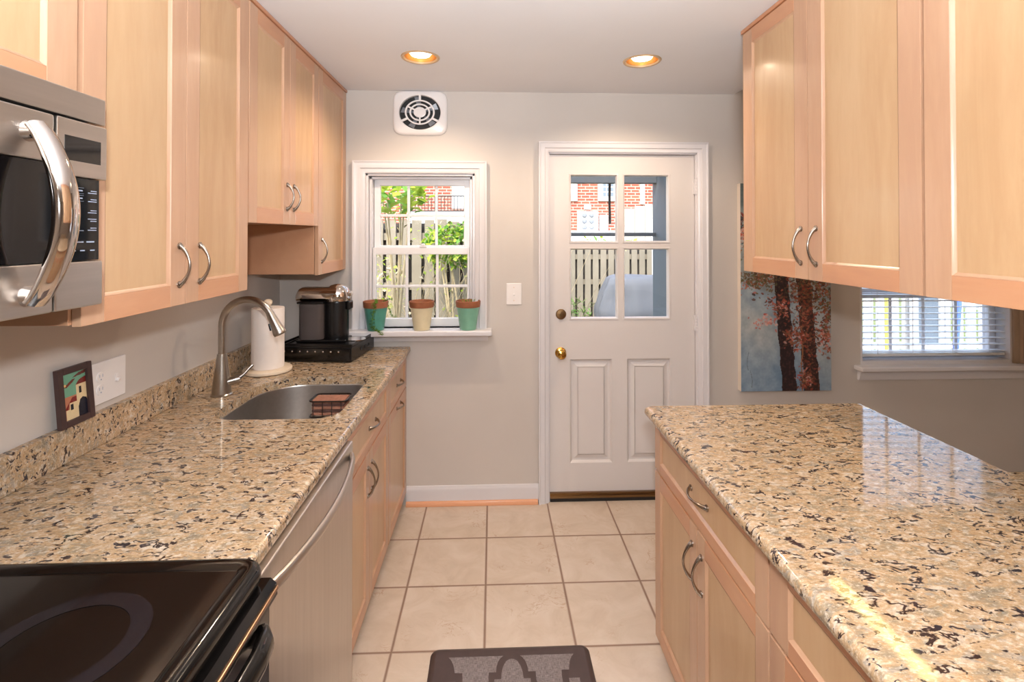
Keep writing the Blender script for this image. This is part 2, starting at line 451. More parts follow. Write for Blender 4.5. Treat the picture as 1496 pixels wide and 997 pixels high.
# ------------------------------------------------------------------ baseboards
mb = MB(); mb.prism([(D-0.0005, 0.02), (D-0.016, 0.02), (D-0.016, 0.085), (D-0.011, 0.095), (D-0.009, 0.106), (D-0.0005, 0.108)], -0.4965, 0.268, axis='x')
struct(mb.build('baseboard_back', M['trim']), 'white baseboard under the kitchen window')
mb = MB(); mb.prism([(D-0.0165, 0.001), (D-0.032, 0.001), (D-0.031, 0.013), (D-0.026, 0.022), (D-0.0165, 0.026)], -0.4965, 0.262, axis='x')
struct(mb.build('trim_1', M['shoe']), 'orange-brown wooden shoe moulding under the baseboard')
mb = MB(); mb.prism([(D-0.0005, 0.0), (D-0.016, 0.0), (D-0.016, 0.085), (D-0.009, 0.106), (D-0.0005, 0.108)], 1.28, XR, axis='x')
struct(mb.build('baseboard_back', M['trim']), 'white baseboard on the dining side')

# ------------------------------------------------------------------ kitchen window (window_1)
w = structE('window_1', 'white double-hung kitchen window with grids over the pots', (-0.42, D, 1.018))
def casing_profile(off0, off1, y):   # (offset, y) profile of a picture-frame casing
    return [(off0, y), (off0, y-0.012), (off0+0.008, y-0.018), (off0+(off1-off0)*0.35, y-0.020), (off0+(off1-off0)*0.42, y-0.026), (off0+(off1-off0)*0.75, y-0.028), (off1-0.006, y-0.036), (off1, y-0.034), (off1, y)]
def casing(m, xa, xb, za, zb, wd, y, sides='LTR', mi=0):
    prof = casing_profile(0.0, wd, y)
    b = bmesh.new()
    # path corners: bottom-left, top-left, top-right, bottom-right ; offset outward
    rows = []
    for o, yy in prof:
        rows.append([(xa-o, yy, za), (xa-o, yy, zb+o), (xb+o, yy, zb+o), (xb+o, yy, za)])
    vs = [[b.verts.new(p) for p in r] for r in rows]
    for r0, r1 in zip(vs, vs[1:]):
        for i in range(3): b.faces.new((r0[i], r0[i+1], r1[i+1], r1[i]))
    for i in (0, 3): b.faces.new([r[i] for r in vs])
    bmesh.ops.recalc_face_normals(b, faces=b.faces[:]); m._add(b, mi)
m = MB(); casing(m, -0.735, -0.105, 1.012, 1.915, 0.070, D); m.build('casing', M['trim'], w)
m = MB()  # jamb liner, stepped
for k, (ins, y0, y1) in enumerate([(0.0, D-0.001, D+0.15), (0.016, D+0.022, D+0.15)]):
    m.box(-0.735+ins, -0.735+ins+0.014, y0, y1, 1.018, 1.915-ins, 0, 0.002)
    m.box(-0.105-ins-0.014, -0.105-ins, y0, y1, 1.018, 1.915-ins, 0, 0.002)
    m.box(-0.735+ins, -0.105-ins, y0, y1, 1.915-ins-0.014, 1.915-ins, 0, 0.002)
m.build('jamb', M['trim'], w)
m = MB(); m.box(-0.835, -0.004, D-0.10, D+0.0, 0.985, 1.018, 0, 0.009, 3); m.box(-0.735, -0.105, D-0.001, D+0.17, 0.985, 1.018, 0, 0.001)
m.prism([(D, 0.944), (D-0.016, 0.944), (D-0.020, 0.952), (D-0.026, 0.975), (D-0.038, 0.986), (D, 0.986)], -0.81, -0.026, axis='x')
m.build('sill', M['trim'], w)
def sash(name, x0, x1, z0, z1, gx0, gx1, gz0, gz1, y, th, cols, rows):
    m = MB()
    m.box(x0, gx0, y, y+th, z0, z1, 0, 0.004); m.box(gx1, x1, y, y+th, z0, z1, 0, 0.004)
    m.box(gx0-0.002, gx1+0.002, y, y+th, z0, gz0, 0, 0.004); m.box(gx0-0.002, gx1+0.002, y, y+th, gz1, z1, 0, 0.004)
    s_ = m.build(name, M['vinyl'], w)
    m = MB()
    for i in range(1, cols):
        x = gx0+(gx1-gx0)*i/cols; m.box(x-0.008, x+0.008, y+th*0.35, y+th*0.75, gz0, gz1, 0, 0.003)
    for j in range(1, rows):
        z = gz0+(gz1-gz0)*j/rows; m.box(gx0, gx1, y+th*0.36, y+th*0.74, z-0.008, z+0.008, 0, 0.003)
    m.build('muntin_grid', M['vinyl'], s_)
    m = MB(); m.box(gx0-0.005, gx1+0.005, y+th*0.8, y+th*0.85, gz0-0.005, gz1+0.005); m.build('glass_pane', M['glass'], s_, smooth=False)
    return s_
sash('lower_sash', -0.703, -0.137, 1.019, 1.484, -0.684, -0.150, 1.068, 1.443, 2.962, 0.03, 3, 2)
sash('upper_sash', -0.703, -0.137, 1.470, 1.898, -0.668, -0.172, 1.496, 1.851, 2.998, 0.03, 3, 2)
m = MB(); m.box(-0.43, -0.39, 2.958, 2.975, 1.484, 1.496, 0, 0.004); m.lathe([(0.001, 0), (0.012, 0), (0.012, 0.01), (0.004, 0.012)], (-0.41, 2.968, 1.496), seg=16); m.build('sash_lock', M['vinyl'], w)

# ------------------------------------------------------------------ back door (door_1)
d = structE('door_1', 'white back door with four glass lites and two raised panels', (0.769, D, 0))
DY = D+0.018  # door face
m = MB(); casing(m, 0.327, 1.210, 0.0, 2.043, 0.060, D); m.build('casing', M['trim'], d)
m = MB()
m.box(0.322, 0.3335, D-0.002, YO+0.0, 0, 2.045, 0, 0.001); m.box(1.2045, 1.2149, D-0.002, YO, 0, 2.045, 0, 0.001); m.box(0.322, 1.2149, D-0.002, YO, 2.0355, 2.0449, 0, 0.001)
m.build('jamb', M['trim'], d)
LX = [(0.456, 0.742), (0.776, 1.052)]; LZ = [(1.060, 1.480), (1.514, 1.918)]; PX = [(0.455, 0.706), (0.796, 1.062)]; PZ = (0.214, 0.824)
m = MB(); x0, x1, z0, z1, y1 = 0.336, 1.202, 0.048, 2.033, DY+0.042
xs_ = [x0, 0.456, 0.742, 0.776, 1.052, x1]
# slab built from rails and stiles (openings between them)
m.box(x0, 0.456, DY, y1, z0, z1); m.box(1.0521, x1, DY, y1, z0, z1)
m.box(0.456, 1.0521, DY, y1, 1.918, z1); m.box(0.742, 0.776, DY, y1, 1.060, 1.918)
m.box(0.456, 0.742, DY, y1, 1.480, 1.514); m.box(0.776, 1.0521, DY, y1, 1.480, 1.514)
m.box(0.456, 1.0521, DY, y1, PZ[1], 1.060); m.box(0.456, 1.0521, DY, y1, z0, PZ[0])
m.box(0.706, 0.796, DY, y1, PZ[0], PZ[1]); m.box(0.456, 0.706, DY+0.016, y1, PZ[0], PZ[1]); m.box(0.796, 1.0521, DY+0.016, y1, PZ[0], PZ[1])
bmesh.ops.remove_doubles(m.bm, verts=m.bm.verts[:], dist=0.0001)
slab = m.build('door_slab', M['doorw'], d, smooth=False)
def frame_bead(m, xa, xb, za, zb, prof):
    # mitred picture-frame bead: prof = [(inset, y)...]
    b = bmesh.new(); vs = []
    for o, yy in prof: vs.append([b.verts.new(p) for p in ((xa+o, yy, za+o), (xa+o, yy, zb-o), (xb-o, yy, zb-o), (xb-o, yy, za+o))])
    for r0, r1 in zip(vs, vs[1:]):
        for i in range(4): b.faces.new((r0[i], r0[(i+1) % 4], r1[(i+1) % 4], r1[i]))
    bmesh.ops.recalc_face_normals(b, faces=b.faces[:]); m._add(b, 0)
for (a, b_) in PX:
    m = MB(); frame_bead(m, a, b_, *PZ, [(0, DY-0.001), (0.004, DY+0.003), (0.012, DY+0.014), (0.022, DY+0.015), (0.046, DY+0.005), (0.048, DY+0.005)])
    m.box(a+0.046, b_-0.046, DY+0.005, DY+0.02, PZ[0]+0.046, PZ[1]-0.046)
    m.build('raised_panel', M['doorw'], d, smooth=False)
for (a, b_) in LX:
    for (za, zb) in LZ:
        m = MB(); frame_bead(m, a-0.004, b_+0.004, za-0.004, zb+0.004, [(0, DY-0.0005), (0.002, DY-0.004), (0.008, DY-0.002), (0.013, DY+0.012), (0.013, DY+0.03)])
        fr = m.build('lite_bead', M['doorw'], d)
        m = MB(); m.box(a, b_, DY+0.020, DY+0.023, za, zb); m.build('glass_pane', M['glass'], fr, smooth=False)
def hinge(z):
    m = MB()
    for k in range(5): m.lathe([(0.001, 0), (0.0075, 0), (0.0075, 0.0165), (0.001, 0.0165)], (1.207, D-0.006, z-0.045+k*0.018), seg=14)
    m.lathe([(0.001, 0), (0.005, 0), (0.004, 0.006), (0.001, 0.008)], (1.207, D-0.006, z+0.045), seg=12)
    m.box(1.196, 1.2035, D+0.0, DY+0.002, z-0.045, z+0.045, 0, 0.001); m.box(1.207, 1.222, D-0.008, D-0.003, z-0.045, z+0.045, 0, 0.001)
    m.build('hinge', M['trim'], d)
for z in (1.845, 1.035, 0.25): hinge(z)
m = MB(); c = (0.400, DY, 0.863)
m.lathe([(0.001, 0.001), (0.032, 0.001), (0.033, -0.003), (0.028, -0.008), (0.012, -0.011), (0.011, -0.026), (0.018, -0.032), (0.026, -0.040), (0.028, -0.050), (0.024, -0.058), (0.012, -0.062), (0.001, -0.0625)], c, 'y', 32)
k = m.build('door_knob', M['brass'], d); k['label'] = 'polished brass door knob'
m = MB(); c = (0.402, DY, 1.090)
m.lathe([(0.001, 0.001), (0.030, 0.001), (0.031, -0.004), (0.026, -0.010), (0.012, -0.012), (0.001, -0.012)], c, 'y', 28); m.box(0.397, 0.407, DY-0.030, DY-0.010, 1.075, 1.105, 0, 0.003)
k = m.build('deadbolt', M['brass_dark'], d); k['label'] = 'aged brass deadbolt turn'
m = MB(); m.box(0.3355, 1.2025, D-0.010, D+0.075, 0.020, 0.034, 0, 0.003); m.box(0.3355, 1.2025, D+0.003, D+0.01, 0.030, 0.046, 0)
k = m.build('threshold', M['brass_dark'], d); k['label'] = 'brass threshold strip'
m = MB(); m.box(0.3355, 1.2025, D-0.006, D+0.07, 0.0005, 0.0195); m.build('weather_seal', M['rubber'], d)

# ------------------------------------------------------------------ dining window (window_2) and blind
w2 = structE('window_2', 'white dining window behind the venetian blind', (2.68, D, 0.78))
m = MB(); m.prism([(3.152, D), (3.152, D-0.012), (3.165, D-0.018), (3.185, D-0.016), (3.195, D-0.024), (3.220, D-0.024), (3.230, D-0.032), (3.245, D-0.030), (3.245, D)], 0.7815, 2.02, axis='z')
cas2 = m.build('casing', M['taupe'], w2)
m = MB()
for (a, b_) in ((2.205, 2.217), (3.140, 3.152)): m.box(a, b_, D-0.002, YO, 0.80, 2.02, 0, 0.001)
m.box(2.217, 3.140, D-0.002, YO, 2.008, 2.0199, 0, 0.001)
m.build('jamb', M['trim'], w2)
m = MB(); m.box(2.160, 3.30, D-0.075, D, 0.752, 0.780, 0, 0.008, 3); m.box(2.205, 3.152, D-0.001, YO-0.02, 0.752, 0.8005, 0, 0.001)
m.prism([(D, 0.690), (D-0.014, 0.690), (D-0.018, 0.70), (D-0.026, 0.735), (D-0.040, 0.752), (D, 0.752)], 2.185, 3.275, axis='x')
m.build('sill', M['trim'], w2)
def sash2(name, z0, z1, y):
    m = MB(); x0, x1 = 2.2175, 3.1395
    m.box(x0, x0+0.04, y, y+0.03, z0, z1, 0, 0.004); m.box(x1-0.04, x1, y, y+0.03, z0, z1, 0, 0.004)
    m.box(x0+0.038, x1-0.038, y, y+0.03, z0, z0+0.035, 0, 0.004); m.box(x0+0.038, x1-0.038, y, y+0.03, z1-0.035, z1, 0, 0.004)
    s_ = m.build(name, M['vinyl'], w2)
    m = MB(); m.box(x0+0.038, x1-0.038, y+0.016, y+0.019, z0+0.03, z1-0.03); m.build('glass_pane', M['glass'], s_, smooth=False)
    m = MB()
    for i in (1, 2, 3):
        xx = x0+0.04+(x1-x0-0.08)*i/4; m.box(xx-0.008, xx+0.008, y+0.006, y+0.014, z0+0.035, z1-0.035)
    m.build('muntin_grid', M['vinyl'], s_)
sash2('lower_sash', 0.8015, 1.20, D+0.085); sash2('upper_sash', 1.185, 2.007, D+0.12)
bl = thing('venetian_blind', 'white horizontal slat blind hanging in the dining window', 'window blind', (2.68, D+0.045, 0.822))
m = MB(); m.box(2.221, 3.136, D+0.020, D+0.075, 1.965, 2.006, 0, 0.003); m.build('headrail', M['blind'], bl)
m = MB(); n = 29; pitch = (1.955-0.850)/n
for i in range(n+1):
    z = 0.850+i*pitch; a = R(0)
    m.box(2.223, 3.134, D+0.022, D+0.070, z-0.0013, z+0.0013, 0, 0.0, rot=Matrix.Rotation(a, 3, 'X'))
m.build('slats', M['blind'], bl, smooth=False)
m = MB(); m.box(2.223, 3.134, D+0.022, D+0.068, 0.822, 0.837, 0, 0.003); m.build('bottom_rail', M['blind'], bl)
m = MB()
for x in (2.33, 2.55, 2.80, 3.03):
    for yy in (D+0.0215, D+0.0715): m.box(x-0.0012, x+0.0012, yy-0.0006, yy+0.0006, 0.83, 1.97)
m.build('ladder_cords', M['blind'], bl, smooth=False)

# ------------------------------------------------------------------ cabinet parts
def pull(parent, p0, p1, out, r=0.0046, mat_='pewter'):
    p0, p1, out = Vector(p0), Vector(p1), Vector(out)
    m = MB(); pts = []; rad = []
    n = 14
    for i in range(n+1):
        t = i/n; s = math.sin(math.pi*t)**0.75
        pts.append(p0.lerp(p1, t) + out*(0.10+0.90*s)); rad.append(r*(1.55-0.75*min(1, s*1.15)))
    m.tube([p0]+pts+[p1], [r*1.9]+rad+[r*1.9], 10)
    dv = (p1-p0).normalized()
    for p in (p0, p1):
        o = out.normalized(); m.tube([p-o*0.0005, p+o*0.003, p+o*0.005], [r*2.1, r*2.1, r*1.3], 12)
    return m.build('handle', M[mat_], parent)

def shaker(name, parent, s, xf, y0, y1, z0, z1, st=0.062, rl=0.056, th=0.019):
    """frame-and-panel front on plane x=xf facing s (+1/-1)."""
    m = MB(); xb = xf-s*th; a, b_ = min(xf, xb), max(xf, xb)
    m.box(a, b_, y0, y0+st, z0, z1, 0, 0.0018); m.box(a, b_, y1-st, y1, z0, z1, 0, 0.0018)
    m.box(a, b_, y0+st, y1-st, z0, z0+rl, 1, 0.0018); m.box(a, b_, y0+st, y1-st, z1-rl, z1, 1, 0.0018)
    # inner sloped bead
    b = bmesh.new(); vs = []
    for o, dx in ((0.0, 0.0005), (0.002, 0.0035), (0.007, 0.0075)):
        X = xf-s*dx
        vs.append([b.verts.new(p) for p in ((X, y0+st+o, z0+rl+o), (X, y1-st-o, z0+rl+o), (X, y1-st-o, z1-rl-o), (X, y0+st+o, z1-rl-o))])
    for r0, r1 in zip(vs, vs[1:]):
        for i in range(4): b.faces.new((r0[i], r0[(i+1) % 4], r1[(i+1) % 4], r1[i]))
    bmesh.ops.recalc_face_normals(b, faces=b.faces[:]); m._add(b, 0)
    xp = xf-s*0.0075; m.box(min(xp, xp-s*0.006), max(xp, xp-s*0.006), y0+st-0.004, y1-st+0.004, z0+rl-0.004, z1-rl+0.004, 2)
    return m.build(name, [M['stile'], M['rail'], M['panel']], parent)

def cab_body(parent, s, xw, xf, y0, y1, z0, z1, toe=False):
    parent['group'] = ('base' if toe else 'wall')+' cabinets on the '+('left' if s > 0 else 'right')
    m = MB(); xd = xf-s*0.021
    m.box(min(xw, xd), max(xw, xd), y0, y1, z0, z1, 0, 0.001)
    if toe:
        xt = xd-s*0.06; m.box(min(xw, xt), max(xw, xt), y0, y1, 0.0008, z0, 1)
    return m.build('cabinet_box', [M['side'], M['dark']], parent)

def crown(parent, s, xf, y0, y1, mat_='top_trim'):
    m = MB(); xa = xf-s*0.021
    xo = xf+s*0.006
    m.box(min(xa, xo), max(xa, xo), y0, y1, ZC-0.016, ZC-0.0008, 0, 0.003)
    return m.build('top_moulding', M[mat_], parent)

G = 0.0015
XU = -0.847; XW = XL+0.0008
# --- left wall cabinets
t = thing('wall_cabinet', 'maple cabinet directly above the steel microwave', 'cabinet', (-1.03, 0.64, 1.823))
cab_body(t, 1, XW, XU, 0.24, 1.058, 1.8255, ZC-0.001); crown(t, 1, XU, 0.24, 1.058)
dd = shaker('door', t, 1, XU, 0.245, 0.648, 1.8275, ZC-0.018, 0.065, 0.052); pull(dd, (XU, 0.62, 1.86), (XU, 0.62, 1.96), (0.026, 0, 0))
dd = shaker('door', t, 1, XU, 0.652, 1.052, 1.8275, ZC-0.018, 0.070, 0.052); pull(dd, (XU, 0.68, 1.86), (XU, 0.68, 1.96), (0.026, 0, 0))
t = thing('wall_cabinet', 'tall two-door maple cabinet between microwave and sink cabinet', 'cabinet', (-1.03, 1.41, 1.372))
cab_body(t, 1, XW, XU, 1.0595, 1.770, 1.372, ZC-0.001); crown(t, 1, XU, 1.0595, 1.770)
dd = shaker('door', t, 1, XU, 1.066, 1.4155, 1.368, ZC-0.018, 0.063, 0.056); pull(dd, (XU, 1.388, 1.424), (XU, 1.388, 1.528), (0.028, 0, 0))
dd = shaker('door', t, 1, XU, 1.4185, 1.766, 1.368, ZC-0.018, 0.060, 0.056); pull(dd, (XU, 1.482, 1.424), (XU, 1.482, 1.528), (0.028, 0, 0))
t = thing('wall_cabinet', 'short two-door maple cabinet hanging over the sink', 'cabinet', (-1.03, 2.12, 1.605))
cab_body(t, 1, XW, XU, 1.7715, 2.4675, 1.607, ZC-0.001); crown(t, 1, XU, 1.7715, 2.4675)
dd = shaker('door', t, 1, XU, 1.774, 2.1215, 1.601, ZC-0.018, 0.060, 0.056); pull(dd, (XU, 2.095, 1.665), (XU, 2.095, 1.765), (0.028, 0, 0))
dd = shaker('door', t, 1, XU, 2.1245, 2.464, 1.601, ZC-0.018, 0.060, 0.056); pull(dd, (XU, 2.165, 1.665), (XU, 2.165, 1.765), (0.028, 0, 0))
t = thing('wall_cabinet', 'narrow tall maple corner cabinet next to the kitchen window', 'cabinet', (-1.03, 2.69, 1.362))
cab_body(t, 1, XW, XU, 2.469, D-0.001, 1.366, ZC-0.001); crown(t, 1, XU, 2.469, D-0.001)
dd = shaker('door', t, 1, XU, 2.471, D-0.006, 1.362, ZC-0.018, 0.058, 0.056); pull(dd, (XU, 2.515, 1.425), (XU, 2.515, 1.535), (0.028, 0, 0))

# --- right hanging cabinets
XRU = 1.023
t = thing('wall_cabinet', 'two-door maple cabinet hanging over the peninsula, beside the painting', 'cabinet', (1.2, 1.58, 1.412))
cab_body(t, -1, 1.36, XRU, 1.151, 2.006, 1.440, ZC-0.001); crown(t, -1, XRU, 1.151, 2.010)
dd = shaker('door', t, -1, XRU, 1.588, 2.004, 1.412, ZC-0.018, 0.070, 0.056); pull(dd, (XRU, 1.624, 1.465), (XRU, 1.624, 1.578), (-0.028, 0, 0))
dd = shaker('door', t, -1, XRU, 1.155, 1.585, 1.412, ZC-0.018, 0.068, 0.056); pull(dd, (XRU, 1.546, 1.465), (XRU, 1.546, 1.578), (-0.028, 0, 0))
t = thing('wall_cabinet', 'maple hanging cabinet at the right edge, nearest the viewer', 'cabinet', (1.2, 0.77, 1.412))
cab_body(t, -1, 1.36, XRU, 0.39, 1.1495, 1.440, ZC-0.001); crown(t, -1, XRU, 0.39, 1.1495)
dd = shaker('door', t, -1, XRU, 0.770, 1.147, 1.412, ZC-0.018, 0.068, 0.056); pull(dd, (XRU, 0.80, 1.465), (XRU, 0.80, 1.578), (-0.028, 0, 0))
dd = shaker('door', t, -1, XRU, 0.393, 0.767, 1.412, ZC-0.018, 0.068, 0.056); pull(dd, (XRU, 0.73, 1.465), (XRU, 0.73, 1.578), (-0.028, 0, 0))
# under-cabinet strip light (seen as a yellow reflection in the peninsula top)
t = thing('under_cabinet_light', 'yellow strip light under the hanging cabinets, mirrored in the granite', 'strip light', (1.14, 1.45, 1.4395))
m = MB(); m.box(1.105, 1.175, 1.25, 1.66, 1.426, 1.4395, 0, 0.002); m.build('fixture', M['plast'], t)
m = MB(); m.box(1.122, 1.160, 1.27, 1.64, 1.4185, 1.4255, 0, 0.003); m.build('lens', M['tube'], t)

# --- left base cabinets
XB = -0.498
t = thing('base_cabinet', 'maple sink cabinet with false drawer front and two doors', 'cabinet', (-0.85, 2.06, 0))
cab_body(t, 1, XW, XB, 1.690, 2.428, 0.07, 0.6745, True)
m = MB(); m.box(XB-0.041, XB-0.0212, 1.690, 2.428, 0.675, 0.8755, 0, 0.001); m.box(XW, XB-0.042, 1.690, 1.702, 0.675, 0.8755, 0); m.box(XW, XB-0.042, 2.416, 2.428, 0.675, 0.8755, 0)
m.build('face_frame', M['side'], t)
dr = shaker('drawer_front', t, 1, XB, 1.694, 2.424, 0.690, 0.868, 0.05, 0.036); pull(dr, (XB, 2.05, 0.775), (XB, 2.155, 0.775), (0.028, 0, 0))
dd = shaker('door', t, 1, XB, 1.694, 2.0575, 0.072, 0.683, 0.055, 0.055); pull(dd, (XB, 2.030, 0.515), (XB, 2.030, 0.625), (0.028, 0, 0))
dd = shaker('door', t, 1, XB, 2.0605, 2.424, 0.072, 0.683, 0.055, 0.055); pull(dd, (XB, 2.092, 0.515), (XB, 2.092, 0.625), (0.028, 0, 0))
t = thing('base_cabinet', 'narrow maple cabinet with drawer and door beside the back wall', 'cabinet', (-0.85, 2.68, 0))
cab_body(t, 1, XW, XB, 2.430, D-0.001, 0.07, 0.8755, True)
dr = shaker('drawer', t, 1, XB, 2.433, D-0.006, 0.690, 0.868, 0.05, 0.036); pull(dr, (XB, 2.63, 0.775), (XB, 2.73, 0.775), (0.028, 0, 0))
dd = shaker('door', t, 1, XB, 2.433, D-0.006, 0.072, 0.683, 0.055, 0.055); pull(dd, (XB, 2.63, 0.655), (XB, 2.73, 0.655), (0.028, 0, 0))

# --- peninsula base cabinets
XP = 0.606
t = thing('base_cabinet', 'maple peninsula cabinet with one wide drawer over two doors', 'cabinet', (0.9, 1.47, 0))
cab_body(t, -1, 1.13, XP, 1.085, 1.858, 0.07, 0.8755, True)
m = MB(); m.box(1.1305, 1.15, 1.085, 1.858, 0.0008, 0.8755, 0, 0.001); m.build('back_panel', M['side'], t)
dr = shaker('drawer', t, -1, XP, 1.088, 1.856, 0.690, 0.868, 0.055, 0.036); pull(dr, (XP, 1.40, 0.785), (XP, 1.515, 0.785), (-0.028, 0, 0))
dd = shaker('door', t, -1, XP, 1.4755, 1.856, 0.072, 0.683, 0.055, 0.055); pull(dd, (XP, 1.508, 0.515), (XP, 1.508, 0.62), (-0.028, 0, 0))
dd = shaker('door', t, -1, XP, 1.088, 1.4725, 0.072, 0.683, 0.055, 0.055); pull(dd, (XP, 1.440, 0.515), (XP, 1.440, 0.62), (-0.028, 0, 0))
t = thing('base_cabinet', 'maple peninsula cabinet nearest the viewer, cut by the frame', 'cabinet', (0.9, 0.62, 0))
cab_body(t, -1, 1.13, XP, 0.16, 1.0835, 0.07, 0.8755, True)
m = MB(); m.box(1.1305, 1.15, 0.16, 1.0835, 0.0008, 0.8755, 0, 0.001); m.build('back_panel', M['side'], t)
dr = shaker('drawer', t, -1, XP, 0.163, 1.081, 0.690, 0.868, 0.068, 0.036); pull(dr, (XP, 0.57, 0.785), (XP, 0.68, 0.785), (-0.028, 0, 0))
dd = shaker('door', t, -1, XP, 0.6235, 1.081, 0.072, 0.683, 0.055, 0.055); pull(dd, (XP, 0.655, 0.515), (XP, 0.655, 0.62), (-0.028, 0, 0))
dd = shaker('door', t, -1, XP, 0.163, 0.6205, 0.072, 0.683, 0.055, 0.055); pull(dd, (XP, 0.59, 0.515), (XP, 0.59, 0.62), (-0.028, 0, 0))

# ------------------------------------------------------------------ countertops
def rrect(x0, x1, y0, y1, rs, n=8):
    """rounded rectangle, rs = radii at (x0,y0),(x1,y0),(x1,y1),(x0,y1)"""
    pts = []
    cs = [(x0+rs[0], y0+rs[0], 180, rs[0]), (x1-rs[1], y0+rs[1], 270, rs[1]), (x1-rs[2], y1-rs[2], 0, rs[2]), (x0+rs[3], y1-rs[3], 90, rs[3])]
    for cx, cy, a0, r in cs:
        for i in range(n+1):
            a = R(a0+90*i/n); pts.append((cx+r*math.cos(a), cy+r*math.sin(a)))
    return pts
def inset(poly, d):
    n = len(poly); out = []
    for i in range(n):
        p0, p1, p2 = Vector(poly[i-1]), Vector(poly[i]), Vector(poly[(i+1) % n])
        e1 = (p1-p0); e2 = (p2-p1)
        if e1.length < 1e-7: e1 = e2
        if e2.length < 1e-7: e2 = e1
        e1.normalize(); e2.normalize()
        n1 = Vector((-e1.y, e1.x)); n2 = Vector((-e2.y, e2.x)); k = (n1+n2)
        k = k/max(1e-6, k.length_squared)*2
        out.append((p1.x+k.x*d, p1.y+k.y*d))
    return out
def counter_mesh(outline, hole, z0, z1, r=0.012):
    b = bmesh.new(); h = z1-z0; prof = []
    for i in range(7):
        a = math.pi/2*i/6; prof.append((r*(1-math.sin(a)), z0+r*(1-math.cos(a))))
    for i in range(7):
        a = math.pi/2*i/6; prof.append((r*(1-math.cos(a)), z1-r*(1-math.sin(a))))
    rows = [[b.verts.new((x, y, z)) for x, y in inset(outline, o)] for o, z in prof]
    n = len(outline)
    for a, q in zip(rows, rows[1:]):
        for i in range(n): b.faces.new((a[i], a[(i+1) % n], q[(i+1) % n], q[i]))
    hl = {}
    for z, row in ((z0, rows[0]), (z1, rows[-1])):
        ed = []
        for i in range(n):
            e = b.edges.get((row[i], row[(i+1) % n])) or b.edges.new((row[i], row[(i+1) % n])); ed.append(e)
        if hole:
            hv = [b.verts.new((x, y, z)) for x, y in hole]; hl[z] = hv
            for i in range(len(hv)): ed.append(b.edges.new((hv[i], hv[(i+1) % len(hv)])))
        bmesh.ops.triangle_fill(b, use_beauty=True, use_dissolve=False, edges=ed)
    if hole:
        a, q = hl[z0], hl[z1]
        for i in range(len(a)): b.faces.new((a[i], a[(i+1) % len(a)], q[(i+1) % len(a)], q[i]))
    bmesh.ops.recalc_face_normals(b, faces=b.faces[:])
    return b
SINK = rrect(-1.005, -0.552, 1.785, 2.318, (0.10, 0.085, 0.085, 0.19), 10)
t = thing('countertop', 'long granite worktop with backsplash on the left around the sink', 'countertop', (-0.85, 1.97, 0.877))
m = MB(); m._add(counter_mesh([(XL+0.001, 1.012), (-0.476, 1.012), (-0.476, D-0.001), (XL+0.001, D-0.001)], SINK, 0.877, 0.914, 0.011), 0); m.build('worktop_slab', M['granite'], t)
m = MB(); m.box(XL+0.001, XL+0.026, 1.012, D-0.001, 0.9145, 1.015, 0, 0.003); m.build('backsplash', M['granite'], t)
t = tag(MB(), '', '') if False else None
m = MB(); m._add(counter_mesh([(0.569, 0.10), (1.80, 0.10), (1.80, 1.325), (1.412, 1.325), (1.412, 1.868), (1.396, 1.882), (0.590, 1.882), (0.569, 1.863)], None, 0.877, 0.914, 0.0175), 0)
tag(m.build('countertop', M['granite']), 'granite peninsula worktop on the right mirroring the blind', 'countertop')
# support leg panel for the wide end of the peninsula (dining side)
m = MB(); m.box(1.151, 1.72, 0.16, 0.185, 0.0008, 0.876, 0, 0.001)
tag(m.build('support_panel', M['side']), 'maple support panel under the dining end of the peninsula', 'panel')

# ------------------------------------------------------------------ sink
t = thing('sink', 'stainless steel undermount sink set in the left granite worktop', 'sink', (-0.78, 2.05, 0.68))
m = MB(); L = []
base = inset(SINK, -0.004)
for o, z in ((-0.012, 0.8762), (0.0, 0.8762), (0.003, 0.870), (0.008, 0.72), (0.014, 0.70), (0.026, 0.688), (0.045, 0.683), (0.10, 0.6815)):
    L.append([(x, y, z) for x, y in inset(base, o)])
m.loops(L, cap0=False, cap1=True)
o = m.build('bowl', M['sinksteel'], t)
md = o.modifiers.new('thick', 'SOLIDIFY'); md.thickness = 0.0015; md.offset = 1
m = MB(); m.lathe([(0.001, 0.0005), (0.02, 0.0005), (0.042, 0.0025), (0.045, 0.0035), (0.045, 0.0), ], (-0.79, 2.06, 0.6812), seg=28); m.build('drain', M['chrome'], t)

t = thing('sink_caddy', 'wire sponge caddy stuck to the inner wall of the sink', 'caddy', (-0.628, 2.14, 0.78))
m = MB()
cx0, cx1, cy0, cy1, cz0, cz1 = -0.700, -0.578, 2.03, 2.262, 0.80, 0.875
def wire(pts, r=0.0024): m.tube(pts, r, 6)
cx0, cx1, cy0, cy1 = -0.770, -0.615, 2.13, 2.235
for z in (0.795, 0.860):
    q = rrect(cx0, cx1, cy0, cy1, (0.02,)*4, 4); wire([(x, y, z) for x, y in q]+[(q[0][0], q[0][1], z)], 0.0034)
for i in range(4):
    x = cx0+0.02+i*(cx1-cx0-0.04)/3; wire([(x, cy0, 0.860), (x, cy0, 0.795), (x, cy1, 0.795), (x, cy1, 0.860)], 0.0018)
m.build('wire_basket', M['wire'], t)
for x in (cx0+0.035, cx1-0.035):
    m = MB(); m.lathe([(0.001, 0.0), (0.006, 0.0), (0.010, 0.008), (0.014, 0.012), (0.001, 0.011)], (x, cy1+0.001, 0.835), 'y', 20); m.build('suction_cup', M['tank'], t)
m = MB()
for i in range(5): m.box(-0.760, -0.625, 2.140, 2.222, 0.7985+i*0.0125, 0.8105+i*0.0125, i % 2, 0.003)
tag(m.build('sponge', [M['sponge'], M['sponge2']]), 'brown striped sponge lying in the wire sink caddy', 'sponge')

